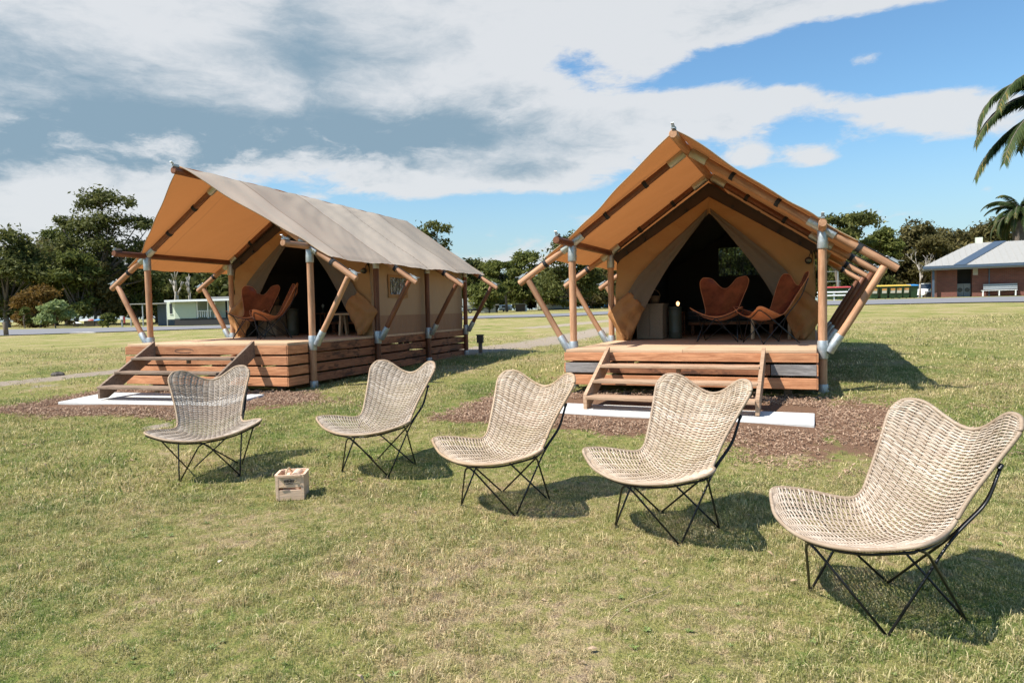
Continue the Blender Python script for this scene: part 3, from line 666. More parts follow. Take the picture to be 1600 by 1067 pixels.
def build_tent(T, label, which):
    t = empty('safari_tent', T['o'], T['a'], label, 'tent', 'canvas safari tents on decks')
    sd = 1.7 if which == 'R' else 4.2
    for side in (-1, 1):
        fb = MB().grid(lambda a, b: fly_pt(T, side, a, b, sd+side), 40, 110)
        if side == -1: fb.f = [f[::-1] for f in fb.f]
        fb.build('fly_canvas', M_fly, t, True)
    # hemmed edge tape along the front edges of the fly
    for side in (-1, 1):
        MB().tube([Vector(fly_pt(T, side, s/40, 0, sd+side))+Vector((0, -.004, -.004)) for s in range(41)], .007, 6).build('fly_hem', M_side, t, True)
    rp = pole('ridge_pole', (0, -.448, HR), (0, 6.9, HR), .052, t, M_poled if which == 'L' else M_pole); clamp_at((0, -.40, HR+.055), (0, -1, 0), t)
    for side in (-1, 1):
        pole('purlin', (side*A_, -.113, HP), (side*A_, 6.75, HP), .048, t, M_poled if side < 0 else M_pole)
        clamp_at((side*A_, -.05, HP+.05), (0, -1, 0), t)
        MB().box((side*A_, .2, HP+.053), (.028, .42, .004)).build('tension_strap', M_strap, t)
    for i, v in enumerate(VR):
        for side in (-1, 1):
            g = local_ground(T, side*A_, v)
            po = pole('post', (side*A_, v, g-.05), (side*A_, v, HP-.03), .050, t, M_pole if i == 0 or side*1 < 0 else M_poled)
            L0 = HP-.03-(g-.05)
            sleeve((0, 0, .03), (0, 0, .15), .060, po); sleeve((0, 0, -g+.05-.135), (0, 0, -g+.05+.085), .062, po)
            sleeve((0, 0, L0-.21), (0, 0, L0+.0), .060, po)
            r0, r1 = Vector((side*.02, v, HR-.01)), Vector((side*A_, v, HP-.0)); d = (r1-r0).normalized()
            ra = pole('rafter', r0+d*.03, r1-d*.02, .046, t, M_poled if (i or side < 0) else M_pole); sleeve((0, 0, .0), (0, 0, .24), .057, ra, M_bracket)
            La = (r1-r0).length; sleeve((0, 0, La-.22), (0, 0, La-.05), .057, ra, M_bracket)
            for q in (.34, .68): band_at(r0+d*(La*q), d, .054, t)
            e1 = Vector((side*UE, v, WE)); d2 = (e1-r1).normalized()
            la = pole('eave_pole', r1+d2*.02, e1+d2*.02, .046, t, M_pole); sleeve((0, 0, 0), (0, 0, .15), .057, la, M_bracket if side < 0 else M_galv)
            Le = (e1-r1).length; up = Vector((0, 0, 1)); nn = (up-d2*up.dot(d2)).normalized()
            band_at(r1+d2*(Le*.5), d2, .053, t); clamp_at(e1-d2*.07+nn*.048, d2, t)
            qs = [r1+d2*(Le*k)+nn*(.055) for k in (.45, .86)]
            MB().tube(qs, .007, 4).build('tension_strap', M_strap, t)
            b0 = Vector((side*(BU+.03), v, -.02)); b1 = e1-d2*.12-nn*.045; db = (b1-b0).normalized()
            br = pole('brace', b0, b1, .044, t, M_pole if (i == 0 or side < 0) else M_poled, bend=.008); sleeve((0, 0, -.04), (0, 0, .20), .054, br)
            MB().box((side*(A_+.05), v, -.03), (.11, .012, .09)).build('brace_lug', M_galv, t)
    # inner tent
    V0 = 2.45
    for side in (-1, 1):
        wb = wall_half(side, V0, sd+side)
        if side == 1: wb.f = [f[::-1] for f in wb.f]
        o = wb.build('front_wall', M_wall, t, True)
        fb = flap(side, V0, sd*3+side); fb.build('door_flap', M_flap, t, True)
        fo = fold(side, V0, sd*5+side).build('folded_flap', M_fold, t, True); s_ = fo.modifiers.new('thick', 'SOLIDIFY'); s_.thickness = .012
        # black clips on the gable edge
        for u, w_ in ((.35, 2.03), (1.0, 1.62), (1.3, 1.42)): MB().box((side*u, V0-.02, w_), (.03, .03, .045)).build('canvas_clip', M_strap, t)
        # side wall, in two strips above and below the seam, with a window on the right side
        def sw(w0, w1, v0, v1, m, nm, n1=24):
            b = MB().grid(lambda a, b: (side*(1.47+.012*math.sin(7*(v0+(v1-v0)*a)+sd)+.006*math.sin(31*(v0+(v1-v0)*a)+4*b)), v0+(v1-v0)*a, w0+(w1-w0)*b), n1, 6)
            if side == -1: b.f = [f[::-1] for f in b.f]
            b.build(nm, m, t, True)
        sw(-.02, .36, V0, 6.62, M_sideb, 'wall_skirt', 60)
        wl = (3.13, 3.80, .74, 1.09)
        sw(.36, wl[2], V0, 6.62, M_side, 'side_wall', 60); sw(wl[3], 1.32, V0, 6.62, M_side, 'side_wall', 60)
        sw(wl[2], wl[3], V0, wl[0], M_side, 'side_wall'); sw(wl[2], wl[3], wl[1], 6.62, M_side, 'side_wall', 40)
        fr = MB()
        for (a0, a1, c0, c1) in ((wl[0]-.05, wl[1]+.05, wl[3]-.02, wl[3]+.03), (wl[0]-.05, wl[1]+.05, wl[2]-.05, wl[2]+.01), (wl[0]-.05, wl[0]+.01, wl[2]+.01, wl[3]-.02), (wl[1]-.01, wl[1]+.05, wl[2]+.01, wl[3]-.02)):
            fr.box((side*1.495, (a0+a1)/2, (c0+c1)/2), (.014, a1-a0, c1-c0))
        wf = fr.build('window_frame', M_wall, t); MB().box((side*1.485, (wl[0]+wl[1])/2, (wl[2]+wl[3])/2), (.004, wl[1]-wl[0], wl[3]-wl[2])).build('window_pane', M_vinyl, wf)
        # inner roof slope
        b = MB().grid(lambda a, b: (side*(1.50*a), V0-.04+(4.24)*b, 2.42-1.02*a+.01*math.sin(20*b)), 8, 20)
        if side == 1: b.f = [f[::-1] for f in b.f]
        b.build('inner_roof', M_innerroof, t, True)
        MB().add([(0, V0+.015, 2.19), (side*1.46, V0+.015, 1.26), (side*1.56, V0+.015, 1.36), (0, V0+.015, 2.43)], [(0, 1, 2, 3)]).build('gable_shade_strip', M_innerroof, t)  # dark strip standing in for shadow in the gap above the wall
        # sheets coloured dark, painting in the shade of the tent interior
        b = MB().grid(lambda a, b: (side*1.44, V0+.05+4.1*b, 1.27*a), 2, 2); b.build('shade_lining', M_inner, t)
        b = MB().grid(lambda a, b: (side*1.46*a, V0+.05+4.1*b, 2.16-.9*a), 2, 2); b.build('shade_lining', M_inner, t)
    # back wall round its window
    wb_ = (-.38, .62, 1.15, 1.74); bw = MB()
    v = 6.6
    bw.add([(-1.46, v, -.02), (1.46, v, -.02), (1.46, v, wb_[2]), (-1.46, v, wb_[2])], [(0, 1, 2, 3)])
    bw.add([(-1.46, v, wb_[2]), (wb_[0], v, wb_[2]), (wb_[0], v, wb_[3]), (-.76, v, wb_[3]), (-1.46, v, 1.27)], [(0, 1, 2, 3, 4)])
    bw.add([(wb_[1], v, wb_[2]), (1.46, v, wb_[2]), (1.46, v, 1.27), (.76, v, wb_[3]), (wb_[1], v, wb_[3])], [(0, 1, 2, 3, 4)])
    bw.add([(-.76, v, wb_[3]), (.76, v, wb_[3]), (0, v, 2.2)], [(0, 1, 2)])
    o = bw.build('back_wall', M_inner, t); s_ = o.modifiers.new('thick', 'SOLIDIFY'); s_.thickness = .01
    fr = MB()
    for (a0, a1, c0, c1) in ((wb_[0]-.03, wb_[1]+.03, wb_[2]-.04, wb_[2]), (wb_[0]-.03, wb_[1]+.03, wb_[3], wb_[3]+.04)): fr.box(((a0+a1)/2, v-.02, (c0+c1)/2), (a1-a0, .012, c1-c0))
    wf = fr.build('window_frame', M_inner, t); MB().box(((wb_[0]+wb_[1])/2, v-.012, (wb_[2]+wb_[3])/2), (wb_[1]-wb_[0], .004, wb_[3]-wb_[2])).build('window_pane', M_vinyl, wf)
    # round bulkhead lamp on the gable
    lm = MB().lathe([(.045, 0), (.05, .01), (.05, .05), (.02, .07)], 16).build('wall_lamp', M_strap, t, True); lm.location = (1.41, 2.40, 1.16); lm.rotation_euler = (R_(90), 0, 0)
    MB().lathe([(.034, .05), (.03, .10), (.012, .125)], 14).build('lamp_glass', M_tablet, lm, True)
    MB().tube([(1.41, 2.42, 1.2), (1.43, 2.42, 1.26), (1.45, 2.43, 1.29)], .006, 6).build('lamp_cable', M_strap, t)
    return t

BOARDS = {}
def board(name, L, h, th, m, parent, loc, rot, **kw):
    k = (round(L, 2), h, th, m.name)
    if k not in BOARDS: BOARDS[k] = MB().cbox((0, 0, 0), (L, th, h), .005).mesh(name, m)
    return obj(name, BOARDS[k], parent, loc, rot, **kw)
def build_deck(T, label, which):
    x, y, z = T['o']; g = G(x, y)-.0
    d = empty('timber_deck', (x, y, g), T['a'], label, 'deck', 'raised timber decks')
    top = z-g; W2 = 1.519; L = 6.62
    # flooring sheets
    sv = [0, 1.2, 2.4, 3.6, 4.8, 6.0, L]
    for a, b_ in zip(sv[:-1], sv[1:]):
        for s0, s1 in ((-W2, 0), (0, W2)):
            o = MB().cbox((0, 0, 0), (s1-s0-.004, b_-a-.004, .036), .003).build('floor_sheet', M_floor, d); o.location = ((s0+s1)/2, (a+b_)/2, top-.018)
    n = 3 if which == 'R' else 4
    bh = .128; gap = .027; w0 = -.038
    for i in range(n):
        hh = .105 if (i == 0 and which == 'R') else bh
        zc = top+w0-hh/2
        if which == 'R' and i == 1:
            for u0, u1, m, lb in ((-W2, -.98, M_grey, 'grey weathered board'), (-.975, 1.02, M_deckdark, None), (1.025, W2, M_grey, 'grey weathered board')):
                board('front_board', u1-u0-.006, hh, .03, m, d, ((u0+u1)/2, -.016, zc), None, label=lb)
        else:
            board('front_board', 2*W2, hh, .03, M_deck, d, (0, -.016+random.uniform(-.002, .002), zc), None)
        for side in (-1, 1):
            vs = [-.0, .50, 2.6, 4.55, L] if side > 0 else [0, 3.2, L]
            for q, (a, b_) in enumerate(zip(vs[:-1], vs[1:])):
                mm = M_deck if (side < 0 or q == 0) else M_deckdark  # right side boards past the corner darker, painting in the fly roof's shadow
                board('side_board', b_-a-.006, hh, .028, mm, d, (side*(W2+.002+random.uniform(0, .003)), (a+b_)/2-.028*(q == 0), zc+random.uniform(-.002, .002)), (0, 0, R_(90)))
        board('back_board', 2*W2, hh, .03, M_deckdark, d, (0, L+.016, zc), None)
        w0 -= hh+gap
    # joists and stumps under the floor
    for v in (.12, 1.3, 2.5, 3.7, 4.9, 6.3): MB().box((0, v, top-.09), (2*W2-.06, .045, .10)).build('joist', M_deckdark, d)
    for v in (.25, 2.2, 4.3, 6.3):
        for u in (-1.2, 0, 1.2):
            gl = local_ground(T, u, v)+z-g
            MB().box((u, v, (gl-.05+top-.14)/2), (.09, .09, top-.14-gl+.05)).build('stump', M_oldpost, d)
    if which == 'L':
        b = MB(); b.tube([(-.35+.13*math.cos(q*.42)*1.4, -.033, top-.108+.028*math.sin(q*.42)) for q in range(14)], .004, 5).build('board_mark', M_print, d, label='dark oval ring mark in the timber')
    return d
def build_steps(T, label, which):
    vb = -1.05; u0, u1 = -.93, .95; m = M_step if which == 'R' else M_stepw; z = T['o'][2]
    p = tl(T, 0, vb); slabz = SLAB[which]; gl = slabz-z
    s = empty('timber_steps', (p[0], p[1], slabz), T['a'], label, 'steps', 'front timber steps')
    s.location = tl(T, 0, -.5)[:2].tolist()+[slabz]
    off = Vector((0, .5, -gl))
    for u in (u0, u1):
        prof = [(.0-.034, .035), (-.034, -.20), (vb+.14, gl+.001), (vb, gl+.001), (vb, gl+.17), (-.05, .035)]
        prof = [(v+.5, w_-gl) for v, w_ in prof]
        MB().prism(prof, 'x', u-.02, u+.02).build('stringer', m, s)
    n = 3; rise = (0-gl)/(n+1)
    for i in range(n):
        v = -.16-.30*(i+1)+.08; w_ = -rise*(i+1)
        o = board('tread', u1-u0-.042, .036, .24, m, s, ((u0+u1)/2, v+.5, w_-gl-.018), None)
    for i in range(n): MB().box(((u0+u1)/2, -.16-.30*(i+1)+.5+.14, -rise*(i+1)-gl-.05-.02), (.05, .04, .055)).build('tread_block', m, s)
    return s
def build_slab(T, label, which, r):
    u0, u1, v0, v1 = r; c = tl(T, (u0+u1)/2, (v0+v1)/2); b = MB().prism([(u0, v0), (u1, v0), (u1, v1), (u0, v1)], 'z', -.12, 0)
    o = b.build('concrete_slab', M_concrete); cu, cv_ = (u0+u1)/2, (v0+v1)/2
    for v in o.data.vertices: v.co.x -= cu; v.co.y -= cv_
    g0, g1 = (G(*tl(T, cu, q)[:2]) for q in (v0, v1)); g2, g3 = (G(*tl(T, q, cv_)[:2]) for q in (u0, u1))
    o.location = (c[0], c[1], (g0+g1)/2+.016); SLAB[which] = (g0+g1)/2+.018; o.rotation_mode = 'XYZ'; o.rotation_euler = (math.atan2(g1-g0, v1-v0), -math.atan2(g3-g2, u1-u0)*.8, T['a']); md = o.modifiers.new('bevel', 'BEVEL'); md.width = .008; md.segments = 2
    tag(o, label, 'slab', 'concrete slabs under the steps')
def leather_fn(): pass
SLAB = {}
for wh, T, r in (('L', TL, (-1.52, 1.42, -1.22, -.42)), ('R', TR, (-1.25, 1.50, -1.27, -.75))):
    gmax = max(G(*tl(T, u, v)[:2]) for u in np.linspace(r[0], r[1], 8) for v in np.linspace(r[2], r[3], 4))
    build_slab(T, 'white concrete slab at the foot of the %s timber steps' % ('left tent\'s weathered' if wh == 'L' else 'right tent\'s paler pine'), wh, r)
build_tent(TL, 'left canvas tent, seen along its pale roof and tan side wall', 'L')
build_tent(TR, 'right canvas tent, facing the camera with its open gable', 'R')
build_deck(TL, 'four board high deck carrying the left tent', 'L')
build_deck(TR, 'three board high deck with grey boards carrying the right tent', 'R')
build_steps(TL, 'dark weathered steps up to the left tent', 'L')
build_steps(TR, 'lighter pine steps up to the right tent', 'R')

# ------------------------------------------------------------------ butterfly chairs
def cr(P, t_):
    """Catmull-Rom through rows (t, a, b, ...)"""
    P = np.asarray(P, float); ts = P[:, 0]; i = int(np.clip(np.searchsorted(ts, t_)-1, 0, len(ts)-2)); f = (t_-ts[i])/(ts[i+1]-ts[i])
    p1, p2 = P[i, 1:], P[i+1, 1:]
    m1 = (p2-P[max(i-1, 0), 1:])/(ts[i+1]-ts[max(i-1, 0)])*(ts[i+1]-ts[i]); m2 = (P[min(i+2, len(ts)-1), 1:]-p1)/(ts[min(i+2, len(ts)-1)]-ts[i])*(ts[i+1]-ts[i])
    return (2*f**3-3*f**2+1)*p1+(f**3-2*f**2+f)*m1+(-2*f**3+3*f**2)*p2+(f**3-f**2)*m2
CW = [(0, -.445, .370), (.12, -.34, .352), (.27, -.17, .330), (.40, 0.0, .335), (.50, .12, .395), (.60, .21, .475), (.72, .305, .58), (.86, .40, .69), (1, .475, .785)]
EW = [(0, .385, -.345, .425), (.10, .452, -.262, .462), (.22, .40, -.13, .455), (.36, .285, .03, .425), (.44, .262, .095, .45), (.56, .275, .165, .56), (.72, .312, .265, .71), (.88, .345, .355, .845), (1, .315, .425, .925)]
def surf(Cp, Ep, s, t_):
    """chair shell: s -1..1 across, t 0..1 front to top"""
    a = abs(s); t2 = t_-.050*smooth01((a-.55)/.45)**2*smooth01((t_-.80)/.2)+.055*smooth01((a-.6)/.4)**2*smooth01((.14-t_)/.14)
    t2 = max(0, min(1, t2)); c = cr(Cp, t2); e = cr(Ep, t2)
    top = smooth01((t2-.62)/.38); g = a**1.9*(1-top)+((1-math.cos(math.pi*a))/2)*top
    x = s*e[0]*(1-.05*smooth01((a-.9)/.1)*smooth01((t_-.9)/.1))
    return Vector((x, c[0]+(e[1]-c[0])*g, c[1]+(e[2]-c[1])*g))
def wicker_meshes():
    NS = 14; NT_ = 116
    def sn(s, t_):
        e = 1e-3; a = surf(CW, EW, min(1, s+e), t_)-surf(CW, EW, max(-1, s-e), t_); b = surf(CW, EW, s, min(1, t_+e))-surf(CW, EW, s, max(0, t_-e))
        return a.cross(b).normalized()
    # cache a fine table of the surface and normals
    GS = np.linspace(-1, 1, 61); GT = np.linspace(0, 1, 105)
    TP = np.array([[surf(CW, EW, s, t_) for t_ in GT] for s in GS]); TN = np.array([[sn(s, t_) for t_ in GT] for s in GS])
    def look(s, t_):
        i = min(59.999, max(0, (s+1)*30)); j = min(103.999, max(0, t_*104)); a, b = int(i), int(j); f, g = i-a, j-b
        P = (TP[a, b]*(1-f)+TP[a+1, b]*f)*(1-g)+(TP[a, b+1]*(1-f)+TP[a+1, b+1]*f)*g; N = (TN[a, b]*(1-f)+TN[a+1, b]*f)*(1-g)+(TN[a, b+1]*(1-f)+TN[a+1, b+1]*f)*g
        return P, N
    wf = MB(); rr = random.Random(3)
    def flat_tube(b, pts, nrm, wd, th):
        n = len(pts); V = []
        for i in range(n):
            T = Vector(pts[min(i+1, n-1)]-pts[max(i-1, 0)]).normalized(); N = Vector(nrm[i]).normalized(); B = T.cross(N).normalized()
            p = Vector(pts[i]); V += [p+B*wd*.5+N*th*.15, p+B*wd*.28+N*th*.5, p-B*wd*.28+N*th*.5, p-B*wd*.5+N*th*.15, p-N*th*.45]
        b.add(V, [(i*5+k, i*5+(k+1) % 5, (i+1)*5+(k+1) % 5, (i+1)*5+k) for i in range(n-1) for k in range(5)])
    for k in range(NT_):
        t_ = .012+(k+.5)/NT_*.976; pts = []; nr = []; M = NS*6
        double = (k // 1) % 2; wdt = .0093*rr.uniform(.84, 1.12)
        for q in range(M+1):
            s = -.985+1.97*q/M; P, N = look(s, t_+rr.uniform(-.0009, .0009))
            ph = max(-1, min(1, 1.25*math.cos(math.pi*(q/6.)+math.pi*double)))
            pts.append(P+N*(.0050*ph)); nr.append(N)
        flat_tube(wf, pts, nr, wdt, .0060)
    st = MB()
    for q in range(NS+1):
        s0 = -.985+1.97*(q)/NS
        for dq in (-.004, .004) if True else (0,):
            pts = []; nr = []
            for k in range(53):
                t_ = k/52; P, N = look(max(-.99, min(.99, s0)), t_); pts.append(P+np.array([dq, 0, 0])); nr.append(N)
            flat_tube(st, pts, nr, .0062, .0055)
    # rim: fat wrapped border
    loop = [(s, 0) for s in np.linspace(-1, 1, 34)]+[(1, t_) for t_ in np.linspace(0, 1, 60)[1:]]+[(s, 1) for s in np.linspace(1, -1, 34)[1:]]+[(-1, t_) for t_ in np.linspace(1, 0, 60)[1:-1]]
    raw = [look(s, t_)[0] for s, t_ in loop]; raw = np.array(raw)
    for _ in range(3): raw = (np.roll(raw, 1, 0)+2*raw+np.roll(raw, -1, 0))/4
    seg = np.linalg.norm(np.roll(raw, -1, 0)-raw, axis=1); cum = np.r_[0, np.cumsum(seg)]; tot = cum[-1]; NR = 620
    RP = np.array([[np.interp(d, cum, np.r_[raw[:, j], raw[:1, j]]) for j in range(3)] for d in np.linspace(0, tot, NR, endpoint=False)])
    rim = MB(); n = 8; V = []; a = Vector((0, 0, 1))
    for i in range(NR):
        T = Vector(RP[(i+1) % NR]-RP[i-1]).normalized(); a = Vector((0, 0, 1)) if abs(T.z) < .8 else Vector((0, 1, 0)); a = (a-T*a.dot(T)).normalized(); b = T.cross(a)
        r = .0098*(1+.10*math.cos(math.pi*i)) ; V += [Vector(RP[i])+(a*math.cos(2*math.pi*k/n)+b*math.sin(2*math.pi*k/n))*r for k in range(n)]
    rim.add(V, [(i*n+k, i*n+(k+1) % n, ((i+1) % NR)*n+(k+1) % n, ((i+1) % NR)*n+k) for i in range(NR) for k in range(n)])
    wm = wf.mesh('cane_weave', M_cane, True); per = len(wf.f)//NT_; tn = []
    for k in range(NT_):
        a, b_ = rr.random(), rr.random(); tn += [a+(b_-a)*(q/per)+rr.uniform(-.12, .12)*(1 if q % 5 == 0 else 0) for q in range(per)]
    at_ = wm.attributes.new('tint', 'FLOAT', 'FACE'); at_.data.foreach_set('value', tn)
    return wm, st.mesh('cane_stakes', M_rim, True), rim.mesh('cane_rim', M_rim, True)
def rods(Ff, Fb, Wg, D, Bd, Rim, r=.0062):
    """the folded steel frame: eight legs of rod between four feet and four tips"""
    out = []
    for s in (-1, 1):
        F_ = Vector((s*Ff[0], -Ff[1], .004)); Fo = Vector((-s*Ff[0], -Ff[1], .004)); B_ = Vector((s*Fb[0], Fb[1], .004))
        Wv = Vector((s*Wg[0], Wg[1], Wg[2])); Dv = Vector((s*D[0], D[1], D[2])); Bv = Vector((s*Bd[0], Bd[1], Bd[2])); Rv = [Vector((s*p[0], p[1], p[2])) for p in Rim]
        h = Vector((.012, 0, 0))
        out.append([Wv]+Rv+[Fo-s*h*0-h*s])                      # along the front rim, then to the opposite front foot
        out.append([Wv, Vector((s*(Wg[0]-.05), Wg[1]+.10, Wg[2]-.045)), B_+h*s])  # to the back foot on its own side
        out.append([Dv, Dv*.55+Bv*.45+Vector((0, .050, -.02)), Bv, F_+h*s])       # back tip, bending under the seat, to the front foot
        out.append([Dv+Vector((-s*.006, .006, 0)), Dv*.55+Bv*.45+Vector((-s*.01, .056, -.02)), Bv+Vector((-s*.014, .01, 0)), Vector((-s*Fb[0], Fb[1], .004))-h*s])  # to the opposite back foot
    return out
def rod_obj(pts, r, m, parent):
    """round the corners with a short bend"""
    P = [pts[0]]
    for i in range(1, len(pts)-1):
        a, b, c = pts[i-1], pts[i], pts[i+1]; l = min((a-b).length, (c-b).length)*.35
        p, q = b+(a-b).normalized()*l, b+(c-b).normalized()*l
        P += [p*(1-t_)**2+b*2*t_*(1-t_)+q*t_*t_ for t_ in (0, .25, .5, .75, 1)]
    P.append(pts[-1]); return MB().tube(P, r, 8).build('frame_rod', m, parent, True)
def wicker_chair():
    root = empty('wicker_chair', (0, 0, 0), 0, 'x', 'chair', 'wicker butterfly chairs on the lawn')
    wv, stk, rm = wicker_meshes()
    o = obj('cane_weave', wv, root); obj('cane_stakes', stk, root); obj('cane_rim', rm, root)
    rl = [surf(CW, EW, s, 0.02)+Vector((0, .012, -.022)) for s in (.98, .7, .4, -.05)]
    for p in rods((.227, .221), (.205, .215), (.425, -.255, .436), (.316, .282, .69), (.262, .085, .392), [Vector(q) for q in rl]): rod_obj(p, .0062, M_black, root)
    MB().tube([surf(CW, EW, s, .03)+Vector((0, .004, -.019)) for s in np.linspace(-1, 1, 21)], .005, 6).build('seat_rail', M_black, root, True)
    for s in (-1, 1):
        MB().tube([surf(CW, EW, s*.99, t_)+Vector((-s*.004, .006, -.02)) for t_ in np.linspace(.05, .40, 9)], .005, 6).build('seat_rail', M_black, root, True)
        MB().tube([(s*.205-s*.014, .215, .004), (s*.205, .222, .001), (s*.205+s*.014, .215, .004)], .0075, 8).build('rubber_foot', M_tyre, root); MB().tube([(s*.227-s*.014, -.221, .004), (s*.227, -.228, .001), (s*.227+s*.014, -.221, .004)], .0075, 8).build('rubber_foot', M_tyre, root)
        MB().tube([(s*.316, .272, .682), (s*.316, .288, .70)], .010, 8).build('rod_cap', M_black, root)
    return root
chair0 = wicker_chair()
WCH = [(-2.649, 6.058, 16.4, -.05, 'wicker chair leftmost of the row, its back before the left tent\'s steps'),
       (-1.154, 5.938, -25.7, .01, 'second wicker chair from the left, beyond the small pine crate'),
       (-.058, 4.862, -37.6, .01, 'middle wicker chair of the five, standing before the bare gap between tents'),
       (.937, 4.221, -48.5, .015, 'wicker chair whose back stands in front of the right tent\'s steps'),
       (1.683, 3.121, -74.8, .0, 'nearest and largest wicker chair, at the right edge of the photo')]
for i, (x, y, a, ti, lb) in enumerate(WCH):
    o = chair0 if i == 0 else copy_tree(chair0)
    c = math.cos(R_(a)); s_ = math.sin(R_(a)); o.location = (x, y, G(x, y)-.004+(-.006 if i == 0 else 0)); o.rotation_euler = (0, ti, R_(a)); o['label'] = lb

CL = [(0, -.35, .375), (.15, -.25, .33), (.32, -.10, .31), (.46, .06, .35), (.58, .17, .42), (.72, .27, .54), (.86, .35, .69), (1, .41, .79)]
EL = [(0, .29, -.40, .47), (.10, .37, -.34, .51), (.24, .335, -.16, .445), (.38, .25, .02, .39), (.50, .235, .11, .45), (.64, .285, .20, .62), (.82, .355, .315, .84), (.93, .35, .375, .955), (1, .26, .40, .985)]
def leather_chair():
    root = empty('leather_chair', (0, 0, 0), 0, 'x', 'chair', 'tan leather butterfly chairs')
    b = MB().grid(lambda a, c: surf(CL, EL, -1+2*a, c), 41, 50)
    o = b.build('leather_sling', M_leather, root, True); o.data.materials.append(M_leatherb); m = o.modifiers.new('thick', 'SOLIDIFY'); m.thickness = .005; m.offset = 0; m.material_offset = 1; m.material_offset_rim = 1
    loop = [(s, 0) for s in np.linspace(-1, 1, 24)]+[(1, t_) for t_ in np.linspace(0, 1, 40)[1:]]+[(s, 1) for s in np.linspace(1, -1, 24)[1:]]+[(-1, t_) for t_ in np.linspace(1, 0, 40)[1:]]
    MB().tube([surf(CL, EL, s, t_) for s, t_ in loop], .0045, 6).build('stitched_edge', M_leatherb, root, True)
    # pockets that slip over the four frame tips
    for s in (-1, 1):
        MB().grid(lambda a, c: surf(CL, EL, s*(.55+.45*a), .86+.13*c)+Vector((0, .012*math.sin(math.pi*a)+.004, -.01)), 8, 6).build('corner_pocket', M_leatherb, root, True)
    rl = [surf(CL, EL, s, 0.03)+Vector((0, .01, -.02)) for s in (.9, .6, .3, -.05)]
    for p in rods((.28, .26), (.26, .27), (.34, -.32, .45), (.33, .365, .88), (.225, .10, .365), [Vector(q) for q in rl]): rod_obj(p, .0068, M_black, root)
    return root
l0 = leather_chair()
for i, (T, u, v, yaw, lb) in enumerate([(TR, .20, 2.05, -27, 'left one of the two leather chairs on the right tent\'s deck'),
                                        (TR, .93, 1.62, -82, 'leather chair beside the right hand front post of the right tent'),
                                        (TL, -.68, 2.0, -3, 'dark glossy leather chair by the left tent\'s folded door flap'),
                                        (TL, -.06, 1.75, -66, 'leather chair just left of the left tent\'s corner post, turned side on')]):
    o = l0 if i == 0 else copy_tree(l0)
    p = tl(T, u, v); o.location = (p[0], p[1], T['o'][2]+.002); o.rotation_euler = (0, 0, R_(yaw)); o['label'] = lb

